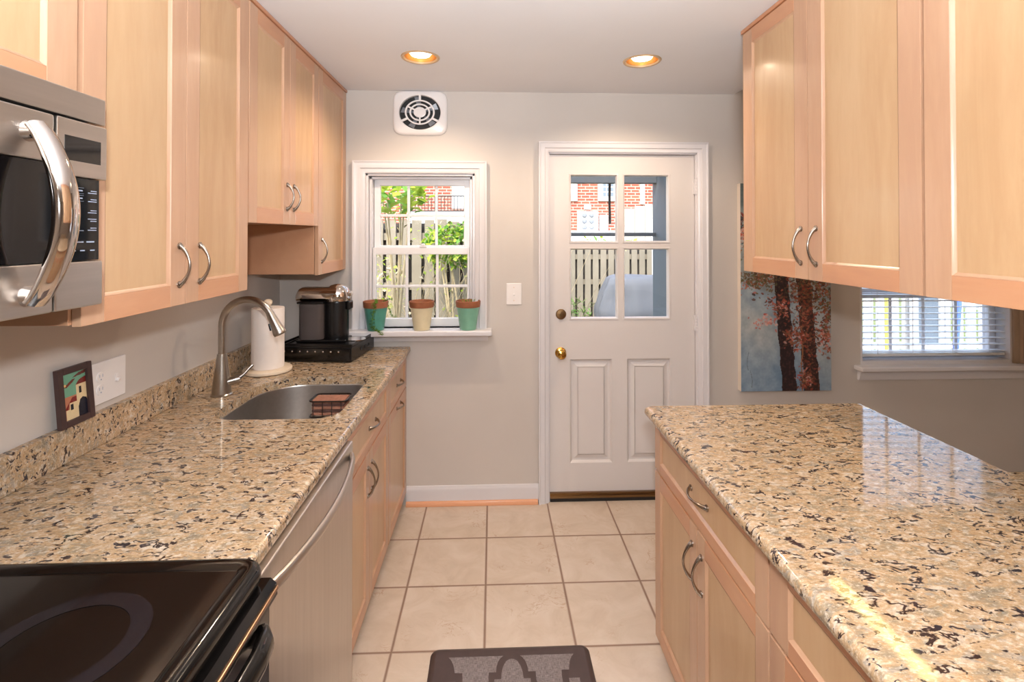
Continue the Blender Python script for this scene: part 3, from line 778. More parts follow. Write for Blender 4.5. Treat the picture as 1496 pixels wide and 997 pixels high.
# ------------------------------------------------------------------ faucet
t = thing('faucet', 'brushed nickel pull-down gooseneck faucet behind the sink', 'faucet', (-1.09, 2.065, 0.914))
c = (-1.09, 2.065, 0.9142)
m = MB(); m.lathe([(0.001, 0), (0.040, 0), (0.040, 0.004), (0.036, 0.008), (0.0345, 0.03), (0.030, 0.07), (0.023, 0.115), (0.0195, 0.150), (0.0175, 0.165), (0.001, 0.165)], c, seg=36); m.build('base', M['nickel'], t)
pts = [(c[0], c[1], 1.075)]; dxv, dyv = 0.985, -0.17
H0, r0 = 1.190, 0.112
for i in range(0, 3): pts.append((c[0], c[1], 1.10+i*0.035))
for i in range(25):
    a = math.pi - math.pi*0.86*i/24
    rr = r0*(1+math.cos(a)); z = H0+r0*0.98*math.sin(a)
    pts.append((c[0]+rr*dxv, c[1]+rr*dyv, z))
m = MB(); m.tube(pts, 0.0140, 16); m.build('spout', M['nickel'], t)
e = Vector(pts[-1]); dv = (e-Vector(pts[-2])).normalized()
m = MB(); q = [e-dv*0.012, e, e+dv*0.004, e+dv*0.035, e+dv*0.075, e+dv*0.083]; m.tube(q, [0.0150, 0.0156, 0.0165, 0.0190, 0.0250, 0.0225], 20)
sp = m.build('spray_head', M['nickel'], t)
m = MB(); m.tube([e+dv*0.030+Vector((-0.017, -0.006, -0.004)), e+dv*0.058+Vector((-0.021, -0.006, -0.006))], [0.006, 0.007], 10); m.build('spray_button', M['black'], sp)
m = MB(); h0 = Vector((c[0]+0.018, c[1]+0.0, 0.965)); h1 = Vector((c[0]+0.062, c[1]+0.020, 0.974))
m.tube([h0, h0.lerp(h1, 0.5), h1], [0.017, 0.0165, 0.0155], 18); h2 = Vector((-0.995, 2.12, 1.020)); m.tube([h1-Vector((0.008, 0, 0)), h1.lerp(h2, 0.3)+Vector((0, 0, 0.0)), h1.lerp(h2, 0.75), h2], [0.011, 0.006, 0.0055, 0.0075], 12)
m.build('lever', M['nickel'], t)

# ------------------------------------------------------------------ paper towels
t = thing('paper_towel_holder', 'cream paper towel stand with round base by the faucet', 'paper towel holder', (-1.062, 2.415, 0.914))
c = (-1.062, 2.415, 0.9143)
m = MB(); m.lathe([(0.001, 0), (0.100, 0), (0.106, 0.003), (0.108, 0.009), (0.106, 0.016), (0.098, 0.020), (0.001, 0.020)], c, seg=48); m.build('base', M['cream'], t)
m = MB(); m.lathe([(0.001, 0.020), (0.010, 0.020), (0.010, 0.308), (0.014, 0.313), (0.019, 0.322), (0.018, 0.332), (0.010, 0.338), (0.001, 0.339)], c, seg=24); m.build('post', M['cream'], t)
m = MB(); m.lathe([(0.021, 0.0205), (0.070, 0.0205), (0.0715, 0.024), (0.0715, 0.297), (0.070, 0.300), (0.021, 0.300), (0.021, 0.0205)], c, seg=48, cap=False)
tag(m.build('paper_towel_roll', M['paper']), 'white paper towel roll on the round cream stand', 'paper towel roll')

# ------------------------------------------------------------------ coffee machine and pod drawer
rz = R(-6)
t = thing('capsule_drawer', 'black capsule drawer tray under the coffee machine', 'drawer unit', (-0.880, 2.735, 0.9145), rz)
m = MB(); m.box(-0.19, 0.19, -0.165, 0.165, 0.004, 0.078, 0, 0.004)
for x in (-0.17, 0.17):
    for y in (-0.145, 0.145): m.box(x-0.01, x+0.01, y-0.01, y+0.01, 0.0002, 0.006, 0)
m.build('tray_case', M['black'], t, local=True)
m = MB()
m.box(-0.19, 0.19, -0.165, -0.160, 0.0785, 0.092, 0, 0.002); m.box(-0.19, 0.19, 0.160, 0.165, 0.0785, 0.092, 0, 0.002)
m.box(-0.19, -0.185, -0.159, 0.159, 0.0785, 0.092, 0, 0.002); m.box(0.185, 0.19, -0.159, 0.159, 0.0785, 0.092, 0, 0.002)
m.build('rim', M['black'], t, local=True)
m = MB(); m.box(-0.182, 0.182, -0.172, -0.1655, 0.010, 0.070, 0, 0.003)
fr = m.build('drawer_front', M['blackgloss'], t, local=True)
for i in range(8):
    m = MB(); m.lathe([(0.001, -0.1725), (0.0035, -0.1725), (0.0045, -0.174), (0.0030, -0.1755), (0.001, -0.176)], (-0.155+i*0.040, 0, 0.055), 'y', 12); m.build('stud', M['chrome'], fr, local=True)
for y in (-0.03, 0.03, 0.07):
    m = MB(); m.box(0.190, 0.1925, y-0.012, y+0.012, 0.035, 0.050, 0, 0.001); m.build('side_vent', M['rubber'], t, local=True)
m = MB(); m.lathe([(0.001, 0.0), (0.044, 0.0), (0.050, 0.004), (0.050, 0.007), (0.044, 0.006), (0.001, 0.004)], (-0.718, 2.665, 1.0068), seg=36)
tag(m.build('saucer', M['chrome']), 'small round silver saucer on the black capsule drawer', 'saucer')

t = thing('coffee_machine', 'black capsule coffee machine with chrome head and smoked tank', 'coffee machine', (-0.895, 2.735, 0.9935))
z = 0.9937
m = MB(); m.box(-1.030, -0.775, 2.665, 2.80, z, z+0.012, 0, 0.004)
m.lathe([(0.001, 0.012), (0.062, 0.012), (0.062, 0.20), (0.060, 0.212), (0.001, 0.212)], (-0.838, 2.735, z), seg=40)
m.box(-1.028, -0.85, 2.74, 2.795, z+0.010, z+0.235, 0, 0.008)
m.build('body', M['black'], t)
m = MB()
q = rrect(-1.018, -0.890, 2.655, 2.737, (0.030, 0.030, 0.004, 0.004), 8)
m.loops([[(x, y, z+h) for x, y in inset(q, o)] for o, h in ((0.002, 0.016), (0, 0.02), (0, 0.198), (0.002, 0.202))])
m.build('water_tank', M['tank'], t)
m = MB(); m.box(-1.022, -0.886, 2.653, 2.745, z+0.203, z+0.214, 0, 0.004); m.build('tank_lid', M['black'], t)
m = MB()   # chrome lever arm over the tank
secs = []
for k in range(12):
    u = k/11; x = -1.036+0.211*(u**1.6)
    e_ = max(0, 1-u**1.6*9)
    top = z+0.286-0.030*e_**2; bot = z+0.214+0.0*e_
    hw = 0.056-0.008*e_
    sec = []
    for i in range(16):
        a = 2*math.pi*i/16
        cy = math.copysign(abs(math.cos(a))**0.5, math.cos(a)); cz = math.copysign(abs(math.sin(a))**0.6, math.sin(a))
        sec.append((x, 2.725+hw*cy, (top+bot)/2+(top-bot)/2*cz))
    secs.append(sec)
m.loops(secs); m.build('lever_arm', M['chrome'], t)
m = MB(); m.lathe([(0.001, 0.2125), (0.066, 0.2125), (0.068, 0.225), (0.066, 0.250), (0.056, 0.277), (0.036, 0.294), (0.015, 0.300), (0.001, 0.301)], (-0.835, 2.735, z), seg=40)
m.box(-0.782, -0.758, 2.71, 2.76, z+0.235, z+0.262, 0, 0.008, 3)
m.build('brew_head', M['chrome'], t)
m = MB(); m.box(-0.778, -0.760, 2.705, 2.765, z+0.165, z+0.210, 0, 0.006, 3); m.build('spout', M['black'], t)

# ------------------------------------------------------------------ pots on the sill
def pot(x, y, z, glaze, label, cat='flower pot'):
    t = thing('flower_pot', label, cat, (x, y, z), group='glazed pots on the window sill')
    m = MB(); m.lathe([(0.001, 0.0005), (0.044, 0.0005), (0.046, 0.004), (0.0645, 0.126), (0.0665, 0.1285), (0.0605, 0.129), (0.058, 0.125), (0.057, 0.12)], (x, y, z), seg=40, cap=False); m.build('pot_body', M[glaze], t)
    m = MB(); m.lathe([(0.0675, 0.1290), (0.0685, 0.133), (0.0710, 0.158), (0.0705, 0.163), (0.0675, 0.165), (0.0650, 0.162), (0.0615, 0.129), (0.0675, 0.129)], (x, y, z), seg=40, cap=False); m.build('rim', M['terra'], t)
    m = MB(); m.lathe([(0.001, 0.145), (0.030, 0.147), (0.0625, 0.146), (0.060, 0.128), (0.001, 0.128)], (x, y, z), seg=28); m.build('soil', M['soil'], t)
    return t
PY, PZ_ = 2.875, 1.0185
pot(-0.664, PY, PZ_, 'teal1', 'dark teal glazed pot with trailing plant, leftmost on the kitchen sill')
pot(-0.404, PY, PZ_, 'creamg', 'cream glazed pot with brown rim, middle of the kitchen sill')
pot(-0.141, PY, PZ_, 'teal2', 'pale green glazed pot with brown rim, rightmost on the kitchen sill')
def leaf(m, p, dirv, L, W, mi=0):
    d_ = Vector(dirv).normalized(); s_ = d_.cross(Vector((random.uniform(-.3, .3), random.uniform(-.3, .3), 1))).normalized(); u_ = s_.cross(d_)
    p = Vector(p); a = p; b_ = p+d_*L*0.5+s_*W*0.5+u_*L*0.06; c_ = p+d_*L; e_ = p+d_*L*0.5-s_*W*0.5+u_*L*0.06
    m.quad([a, b_, c_, e_], mi)
def sprig(m, pts, n, L, W):
    m.tube(pts, 0.0016, 6, 1)
    for i in range(n):
        u = (i+0.5)/n*(len(pts)-1); k = int(u); p = Vector(pts[k]).lerp(Vector(pts[min(k+1, len(pts)-1)]), u-k)
        for s_ in (-1, 1, 0.2):
            leaf(m, p, (s_*1.0+random.uniform(-.3, .3), random.uniform(-0.9, 0.1), random.uniform(-0.1, 0.7)), L*random.uniform(.7, 1.1), W)
t = thing('trailing_succulent', 'small green plant trailing down the leftmost teal pot', 'plant', (-0.664, PY, PZ_+0.146))
m = MB(); sprig(m, [(-0.655, PY-0.02, PZ_+0.148), (-0.650, PY-0.055, PZ_+0.175), (-0.655, PY-0.080, PZ_+0.150), (-0.662, PY-0.078, PZ_+0.085), (-0.668, PY-0.076, PZ_+0.035), (-0.650, PY-0.085, PZ_+0.015), (-0.625, PY-0.092, PZ_+0.004), (-0.605, PY-0.098, PZ_-0.012)], 40, 0.022, 0.011)
m.build('long_stem', [M['leaf'], M['leaf']], t, smooth=False)
m = MB(); sprig(m, [(-0.64, PY+0.02, PZ_+0.147), (-0.60, PY+0.02, PZ_+0.172), (-0.575, PY+0.03, PZ_+0.165)], 7, 0.018, 0.009); sprig(m, [(-0.60, PY+0.00, PZ_+0.155), (-0.585, PY+0.01, PZ_+0.10), (-0.575, PY+0.01, PZ_+0.075), (-0.55, PY+0.01, PZ_+0.068)], 10, 0.02, 0.012); m.build('short_stem', [M['leaf'], M['leaf']], t, smooth=False)
for (x, lab) in ((-0.404, 'tiny green seedling in the cream pot'), (-0.141, 'tiny green sprouts in the pale green pot')):
    m = MB()
    nn = 1 if x < -0.3 else 5
    for k in range(nn):
        sprig(m, [(x-0.03+k*0.015+0.02*(nn == 1), PY-0.01, PZ_+0.145), (x-0.03+k*0.017+0.02*(nn == 1), PY-0.012, PZ_+(0.172 if nn > 1 else 0.158))], 3, 0.012, 0.006)
    o = m.build('seedling', [M['leaf'], M['leaf']], smooth=False); tag(o, lab, 'plant')

# ------------------------------------------------------------------ exhaust fan on the back wall
FX, FZ, hw, hh = -0.421, 2.266, 0.157, 0.129
t = thing('exhaust_fan', 'square white wall exhaust fan with round grille above the window', 'fan', (FX, D, FZ))
def sup(hx, hz, n=64, p=6.0):
    out = []
    for i in range(n):
        a = 2*math.pi*i/n; ca, sa = math.cos(a), math.sin(a); r = (abs(ca)**p+abs(sa)**p)**(-1/p); out.append((hx*r*ca, hz*r*sa))
    return out
m = MB(); Ls = []
for (kx, yy) in ((1.0, D-0.0005), (1.0, D-0.008), (0.975, D-0.018), (0.90, D-0.026)): Ls.append([(FX+x*kx, yy, FZ+z*kx) for x, z in sup(hw, hh)])
rx, rz_ = 0.119, 0.100
for (k, yy) in ((1.04, D-0.030), (1.0, D-0.027), (0.99, D-0.008)): Ls.append([(FX+rx*k*math.cos(2*math.pi*i/64), yy, FZ+rz_*k*math.sin(2*math.pi*i/64)) for i in range(64)])
m.loops(Ls, cap0=False, cap1=False); m.build('face_plate', M['plast'], t)
m = MB(); m.lathe([(0.001, 0), (1.0, 0), (1.0, 0.004), (0.001, 0.004)], (0, 0, 0), 'y', 48)
for v in m.bm.verts: v.co = Vector((FX+v.co.x*rx, D-0.006+v.co.y, FZ+v.co.z*rz_))
m.build('duct_back', M['rubber'], t)
m = MB()
for i in range(5):
    a0 = 2*math.pi*i/5+0.3
    pts = []
    for (r, da) in ((0.035, 0), (0.108, -0.05), (0.112, 0.32), (0.040, 0.40)): pts.append((r, a0+da))
    P = [(FX+r*math.cos(a), D-(0.008 if j in (0, 1) else 0.016), FZ+r*0.86*math.sin(a)) for j, (r, a) in enumerate(pts)]
    b = bmesh.new(); v1 = [b.verts.new(p) for p in P]; v2 = [b.verts.new((p[0], p[1]-0.0015, p[2])) for p in P]
    b.faces.new(v1); b.faces.new(v2[::-1])
    for j in range(4): b.faces.new((v1[j], v1[(j+1) % 4], v2[(j+1) % 4], v2[j]))
    bmesh.ops.recalc_face_normals(b, faces=b.faces[:]); m._add(b, 0)
m.build('fan_blades', M['blade'], t, smooth=False)
m = MB()
def ering(k0, k1):
    n = 56; Ls = []
    for (k, yy) in ((k0, D-0.022), (k0, D-0.030), (k1, D-0.030), (k1, D-0.022), (k0, D-0.022)): Ls.append([(FX+rx*k*math.cos(2*math.pi*i/n), yy, FZ+rz_*k*math.sin(2*math.pi*i/n)) for i in range(n)])
    m.loops(Ls, cap0=False, cap1=False)
ering(0.64, 0.72); ering(0.42, 0.50); 
m.loops([[(FX+rx*k*math.cos(2*math.pi*i/40), yy, FZ+rz_*k*math.sin(2*math.pi*i/40)) for i in range(40)] for k, yy in ((0.30, D-0.022), (0.30, D-0.030), (0.22, D-0.033))])
def spoke(a, k0, k1, wd):
    ca, sa = math.cos(a), math.sin(a); P = []
    for k, s_ in ((k0, -1), (k1, -1), (k1, 1), (k0, 1)): P.append((FX+rx*k*ca-s_*wd*sa, FZ+rz_*k*sa+s_*wd*ca))
    m.prism(P, D-0.0295, D-0.022, axis='y')
for a in (90, 210, 330): spoke(R(a), 0.70, 1.01, 0.006)
for a in (30, 150, 270): spoke(R(a), 0.28, 0.66, 0.0045)
m.build('grille', M['plast'], t)

# ------------------------------------------------------------------ switches and outlets
t = thing('light_switch', 'white toggle light switch between kitchen window and back door', 'light switch', (0.124, D, 1.213))
m = MB(); m.box(0.080, 0.168, D-0.006, D-0.0003, 1.151, 1.276, 0, 0.0028, 3); m.build('cover_plate', M['plast'], t)
m = MB(); m.box(0.118, 0.130, D-0.0075, D-0.0058, 1.200, 1.227, 0, 0.0005); m.box(0.1195, 0.1285, D-0.016, D-0.006, 1.206, 1.216, 0, 0.002, rot=Matrix.Rotation(R(-20), 3, 'X')); m.build('toggle', M['plast'], t)
for z in (1.175, 1.252):
    m = MB(); m.lathe([(0.001, 0), (0.0035, 0), (0.003, -0.0015), (0.001, -0.0018)], (0.124, D-0.006, z), 'y', 12); m.build('screw', M['cream'], t)
t = thing('outlet_plate', 'white double plate with outlet and switch on the left wall', 'wall outlet', (XL, 1.636, 1.098))
m = MB(); m.box(XL+0.0003, XL+0.008, 1.560, 1.712, 1.033, 1.163, 0, 0.0035, 3); m.build('cover_plate', M['plast'], t)
for zz in (1.118, 1.078):
    m = MB(); m.lathe([(0.001, 0.0078), (0.0165, 0.0078), (0.0165, 0.0095), (0.0155, 0.0105), (0.001, 0.0105)], (XL, 1.603, zz), 'x', 24, 0)
    for dy in (-0.006, 0.006): m.box(XL+0.0103, XL+0.0109, 1.603+dy-0.001, 1.603+dy+0.001, zz-0.001, zz+0.008, 1)
    m.lathe([(0.001, 0.0103), (0.0024, 0.0103), (0.0024, 0.0109), (0.001, 0.0109)], (XL, 1.603, zz-0.008), 'x', 12, 1)
    m.build('receptacle', [M['plast'], M['label']], t)
m = MB(); m.box(XL+0.0078, XL+0.0095, 1.663, 1.675, 1.087, 1.111, 0, 0.0005); m.box(XL+0.008, XL+0.020, 1.6645, 1.6735, 1.088, 1.098, 0, 0.002, rot=Matrix.Rotation(R(20), 3, 'Y')); m.build('toggle', M['plast'], t)

# ------------------------------------------------------------------ small framed art tile
def poly_in(px, py, P):
    c = False; n = len(P)
    for i in range(n):
        x1, y1 = P[i]; x2, y2 = P[(i+1) % n]
        if (y1 > py) != (y2 > py) and px < (x2-x1)*(py-y1)/(y2-y1)+x1: c = not c
    return c
def grid_art(name, mat_, parent, W, Hh, nx, ny, fn, place):
    me = bpy.data.meshes.new(name); vs = []; fs = []
    for j in range(ny+1):
        for i in range(nx+1): vs.append(place(W*i/nx, Hh*j/ny))
    for j in range(ny):
        for i in range(nx):
            a = j*(nx+1)+i; fs.append((a, a+1, a+nx+2, a+nx+1))
    me.from_pydata(vs, [], fs); ca = me.color_attributes.new('paint', 'FLOAT_COLOR', 'CORNER')
    k = 0
    for j in range(ny):
        for i in range(nx):
            c_ = fn((i+0.5)/nx, (j+0.5)/ny)
            for _ in range(4): ca.data[k].color = srgb(*c_); k += 1
    me.materials.append(mat_)
    o = bpy.data.objects.new(name, me); C.objects.link(o)
    if parent is not None: o.parent = parent
    return o
def church(u, v):   # v up
    if poly_in(u, v, [(0.62, 0), (0.62, 0.22), (0.70, 0.36), (0.82, 0.40), (0.97, 0.36), (1.0, 0.30), (1.0, 0)]): return (28, 30, 44)
    if (0.68 < u < 0.79 and 0.50 < v < 0.64) or (0.30 < u < 0.41 and 0.20 < v < 0.32): return (24, 26, 36)
    if poly_in(u, v, [(0.12, 0), (0.12, 0.22), (0.26, 0.22), (0.26, 0.36), (0.56, 0.36), (0.56, 0.70), (1.0, 0.70), (1, 0)]): return (226, 204, 160)
    if poly_in(u, v, [(0.05, 0.22), (0.22, 0.34), (0.40, 0.47), (0.56, 0.47), (0.56, 0.34), (0.26, 0.34), (0.2, 0.22)]): return (128, 36, 34)
    if poly_in(u, v, [(0.54, 0.69), (0.72, 0.80), (1.0, 0.84), (1, 0.69)]): return (120, 40, 32)
    if poly_in(u, v, [(0, 0.78), (0.22, 0.77), (0.42, 0.84), (0.58, 0.85), (0.44, 0.78), (0.20, 0.70), (0, 0.72)]):
        return (236, 200, 130) if (u-0.14)**2+(v-0.78)**2 < 0.003 else (108, 44, 34)
    if poly_in(u, v, [(0.45, 0.88), (0.7, 0.95), (1, 0.98), (1, 0.91), (0.7, 0.885)]): return (96, 40, 34)
    if v < 0.50 and u < 0.6: return (186, 120, 90)
    if v < 0.14 and u < 0.15: return (214, 180, 190)
    return (112, 168, 140)
t = thing('framed_tile', 'small dark-framed church tile leaning on the left backsplash', 'picture frame', (XL+0.022, 1.492, 1.0155))
t.rotation_euler = (0, R(-5.0), 0)
w_, h_ = 0.118, 0.166
m = MB(); b = bmesh.new()
m.box(0, 0.004, -w_/2+0.002, w_/2-0.002, 0.002, h_-0.002)
for (y0, y1, z0, z1) in ((-w_/2, -w_/2+0.018, 0, h_), (w_/2-0.018, w_/2, 0, h_), (-w_/2+0.018, w_/2-0.018, 0, 0.018), (-w_/2+0.018, w_/2-0.018, h_-0.018, h_)):
    m.box(0, 0.014, y0, y1, z0, z1, 0, 0.002)
m.build('frame', M['frame_dark'], t, local=True)
grid_art('tile_face', M['tileart'], t, w_-0.034, h_-0.034, 60, 90, church, lambda a, c_: (0.0065, -w_/2+0.017+a, 0.017+c_))

# ------------------------------------------------------------------ painting
random.seed(11)
W_, H_ = 0.543, 1.222
import mathutils.noise as mn
NX, NY = 170, 380
def base_paint(u, v):
    n1 = mn.noise(Vector((u*2.2, v*4.4, 0.3))); n2 = mn.noise(Vector((u*12, v*26, 1.7))); n3 = mn.noise(Vector((u*40, v*80, 4)))
    s = max(0, min(1, 0.5+0.75*n1+0.22*n2))
    c0 = Vector((118, 142, 160)).lerp(Vector((182, 184, 180)), s)
    if v > 0.84: c0 = c0.lerp(Vector((40, 62, 76)), min(1, (v-0.84)*14))
    if v < 0.34: c0 = c0.lerp(Vector((112, 140, 168)), (0.34-v)*1.8)
    if v > 0.50: c0 = c0.lerp(Vector((150, 158, 150)), min(0.5, (v-0.5)*2))
    c0 = c0+Vector((1, 1, 1))*(n2*12+n3*8)
    x1 = 0.535-0.165*v; x2 = 0.785-0.16*v
    h1 = 0.082-0.012*v; h2 = 0.085-0.01*v
    if abs(u-x1+0.014*n2) < h1: c0 = Vector((36, 24, 28))+Vector((34, 20, 16))*max(0, n3*1.6+0.15)
    if abs(u-x2+0.02*n2) < h2: c0 = Vector((44, 28, 28))+Vector((48, 26, 18))*max(0, n3*1.8+0.2)
    if abs(u-0.675-0.008*math.sin(v*40)) < 0.006 and v < 0.30: c0 = Vector((158, 104, 72))
    if abs(u-0.60-(v-0.36)*1.4) < 0.007 and 0.36 < v < 0.41: c0 = Vector((176, 176, 172))
    return c0
cv = [[base_paint((i+0.5)/NX, (j+0.5)/NY) for i in range(NX)] for j in range(NY)]
def daub(cu, cv_, ru, rv, ang, colr, al):
    ca, sa = math.cos(ang), math.sin(ang); colr = Vector(colr)
    R_ = max(ru, rv)*1.05
    for j in range(max(0, int((cv_-R_*0.46)*NY)), min(NY, int((cv_+R_*0.46)*NY)+2)):
        for i in range(max(0, int((cu-R_)*NX)), min(NX, int((cu+R_)*NX)+2)):
            du = (i+0.5)/NX-cu; dv_ = ((j+0.5)/NY-cv_)*2.25
            a_ = (du*ca+dv_*sa)/ru; b_ = (-du*sa+dv_*ca)/rv
            if a_*a_+b_*b_ < 1: cv[j][i] = cv[j][i].lerp(colr, al)
REDS = [(136, 60, 44), (158, 74, 54), (112, 56, 42), (104, 70, 50), (170, 96, 76), (134, 86, 62), (84, 48, 38), (150, 100, 72), (60, 44, 42)]
PINK = [(190, 96, 84), (206, 132, 118), (176, 70, 60), (212, 168, 158)]
OLIVE = [(110, 96, 66), (92, 100, 70), (132, 100, 72), (84, 76, 52)]
for (n_, mu, su, mv, sv, pals) in ((560, 0.80, 0.16, 0.50, 0.055, REDS+OLIVE), (300, 0.20, 0.12, 0.545, 0.03, OLIVE+REDS[3:6]), (130, 0.40, 0.075, 0.405, 0.030, PINK+REDS),
        (60, 0.28, 0.07, 0.335, 0.020, PINK+[(170, 160, 156)]), (170, 0.60, 0.07, 0.255, 0.030, PINK+REDS), (170, 0.93, 0.06, 0.255, 0.035, REDS+PINK),
        (130, 0.74, 0.05, 0.20, 0.14, REDS), (120, 0.72, 0.05, 0.06, 0.025, REDS+PINK), (140, 0.95, 0.04, 0.37, 0.05, REDS+OLIVE), (260, 0.72, 0.08, 0.38, 0.06, REDS),
        (1100, 0.55, 0.34, 0.74, 0.11, REDS+OLIVE+PINK[:2]), (120, 0.05, 0.05, 0.80, 0.03, [(120, 44, 36), (40, 52, 58)]), (60, 0.05, 0.05, 0.755, 0.015, [(190, 70, 48), (214, 180, 170)]), (60, 0.12, 0.1, 0.70, 0.015, [(206, 198, 196), (150, 110, 90)])):
    for k in range(n_):
        r_ = random.uniform(0.007, 0.022); daub(random.gauss(mu, su), random.gauss(mv, sv), r_, r_*random.uniform(0.35, 0.7), random.uniform(-1.2, 1.2), random.choice(pals), random.uniform(0.55, 0.95))
for k in range(60):
    v_ = 0.02+0.17*k/60; daub(0.105+0.018*math.sin(v_*34)-0.02*(v_ > 0.1), v_, 0.0045, 0.0045, 0, (92, 104, 112), 0.6)
def paintfn(u, v):
    c_ = cv[min(NY-1, int(v*NY))][min(NX-1, int(u*NX))]
    return tuple(max(0, min(255, x)) for x in c_)
t = thing('canvas_painting', 'tall canvas painting of dark trunks with red leaves beside the door', 'painting', (1.726, D, 0.64))
m = MB(); m.box(1.4545, 1.9985, D-0.039, D-0.0005, 0.639, 1.862, 0, 0.002); m.build('stretched_canvas', M['canvas'], t)
g = grid_art('painted_face', M['painting'], None, W_, H_, NX, NY, paintfn, lambda a, c_: (1.4550+a, D-0.0396, 0.6395+c_))
g.data.transform(Matrix.Translation(-Vector(t.location))); g.parent = t
# the painting's own faces must look at the room
# ------------------------------------------------------------------ floor mat
def seg_arc(cx, cy, r, a0, a1, n=10): return [(cx+r*math.cos(R(a0+(a1-a0)*i/n)), cy+r*math.sin(R(a0+(a1-a0)*i/n))) for i in range(n+1)]
t = thing('kitchen_mat', 'dark brown anti-fatigue mat with woven quatrefoil pattern on the floor', 'floor mat', (0.066, 1.45, 0), R(0.0))
m = MB(); q = rrect(-0.228, 0.360, 0.98, 1.898, (0.03,)*4, 6)
m.loops([[(x, y, z) for x, y in inset(q, o)] for o, z in ((0.0, 0.0006), (0.0, 0.004), (0.006, 0.010), (0.018, 0.0148), (0.022, 0.015))]); m.build('mat_base', M['matbase'], t)
m = MB()
for k in range(5):
    yt = 1.8485-k*0.200
    z0, z1 = 0.0151, 0.0156
    for mir in (1, -1):
        def X(x): return 0.069+mir*(x-0.069)
        # upper field between corner circle and arch
        P = [(X(-0.160), yt)]+[(X(a), b_) for a, b_ in seg_arc(-0.215, yt-0.010, 0.060, 10, -38, 6)][1:]
        P = [(X(-0.160), yt), (X(-0.150), yt-0.012), (X(-0.141), yt-0.030), (X(-0.136), yt-0.050), (X(-0.133), yt-0.066), (X(-0.106), yt-0.066), (X(-0.104), yt-0.100), (X(-0.014), yt-0.100), (X(-0.014), yt-0.068), (X(0.012), yt-0.068), (X(0.014), yt-0.045), (X(0.020), yt-0.024), (X(0.028), yt-0.010), (X(0.038), yt)]
        m.prism(P, z0, z1)
        m.prism([(X(-0.165), yt-0.100), (X(-0.128), yt-0.100), (X(-0.128), yt-0.180), (X(-0.165), yt-0.180)], z0, z1)
        m.prism([(X(-0.014), yt-0.1005), (X(-0.104), yt-0.1005), (X(-0.104), yt-0.132), (X(-0.02), yt-0.132)], z0, z1)
    P = [(0.030, yt-0.096), (0.032, yt-0.070), (0.037, yt-0.046), (0.048, yt-0.024), (0.060, yt-0.015), (0.069, yt-0.013), (0.078, yt-0.015), (0.090, yt-0.024), (0.101, yt-0.046), (0.106, yt-0.070), (0.108, yt-0.096), (0.132, yt-0.096), (0.132, yt-0.16), (0.006, yt-0.16), (0.006, yt-0.096)]
    if yt-0.18 > 1.0: m.prism(P, z0, z1)
m.build('woven_inlay', M['weave'], t, smooth=False)

# ------------------------------------------------------------------ microwave
XM = -0.757
t = thing('microwave', 'stainless over-the-range microwave with large curved handle', 'microwave', (-0.99, 0.63, 1.421))
m = MB(); m.box(XW, XM-0.030, 0.245, 1.003, 1.424, 1.820, 0, 0.003); m.build('case', M['black'], t)
m = MB(); m.box(XM-0.0295, XM, 0.245, 1.008, 1.770, 1.8215, 0, 0.003); m.build('vent_grille', M['steel'], t)
m = MB()  # door: steel frame around dark window
m.box(XM-0.028, XM, 0.247, 0.894, 1.683, 1.7665, 0, 0.004); m.box(XM-0.028, XM, 0.247, 0.894, 1.424, 1.510, 0, 0.004)
m.box(XM-0.028, XM-0.003, 0.247, 0.300, 1.511, 1.682, 0, 0.002)
dm = m.build('door', M['steel'], t)
m = MB(); m.box(XM-0.028, XM-0.004, 0.301, 0.905, 1.5105, 1.6825, 0, 0.001); m.build('window', M['blackglass'], dm)
m = MB()
hy = 0.846
pts = []; rad = []
for i in range(21):
    u = i/20; s_ = math.sin(math.pi*u); zz = 1.738-u*(1.738-1.448)
    pts.append((XM+0.012+0.048*s_**0.8, hy+0.0*s_, zz)); rad.append(0.0155+0.003*s_)
m.tube(pts, rad, 16, flat=(0.75, 1.25))
for zz in (1.728, 1.458): m.tube([(XM-0.001, hy, zz), (XM+0.010, hy, zz), (XM+0.024, hy, zz)], [0.018, 0.015, 0.012], 16)
m.build('handle', M['chrome'], dm)
m = MB(); m.box(XM-0.028, XM+0.002, 0.8975, 1.0095, 1.664, 1.7665, 0, 0.003); cp = m.build('display_panel', M['steel'], t)
m = MB(); m.box(XM+0.0015, XM+0.0025, 0.9115, 0.993, 1.692, 1.736, 0, 0.0); m.build('display', M['blackglass'], cp)
m = MB(); m.box(XM-0.028, XM-0.0045, 0.9075, 0.999, 1.5105, 1.6635, 0, 0.001); kp = m.build('keypad', M['blackglass'], t)
m = MB(); xk = XM-0.0044
def bar(y0, y1, z, h=0.0025, mi=0): m.box(xk, xk+0.0005, y0, y1, z-h/2, z+h/2, mi)
for z in (1.640, 1.626):
    for y in (0.918, 0.943): bar(y, y+0.016, z); m.box(xk-0.0002, xk+0.0002, y-0.003, y+0.019, z-0.0055, z-0.0050, 0); m.box(xk-0.0002, xk+0.0002, y-0.003, y+0.019, z+0.0050, z+0.0055, 0)
for z in (1.641, 1.637, 1.625, 1.621, 1.604, 1.600, 1.588, 1.584, 1.571, 1.567): bar(0.978-0.006*(z % 0.007 > 0.003), 0.992, z, 0.0016)
bar(0.912, 0.962, 1.566, 0.0014)
for y, w__ in ((0.912, 0.010), (0.931, 0.008), (0.948, 0.014), (0.969, 0.018)): bar(y, y+w__, 1.545)
for y in (0.905+0.012, 0.935, 0.955, 0.978): bar(y, y+0.010, 1.529, 0.002)
m.build('button_marks', M['label'], kp, smooth=False)
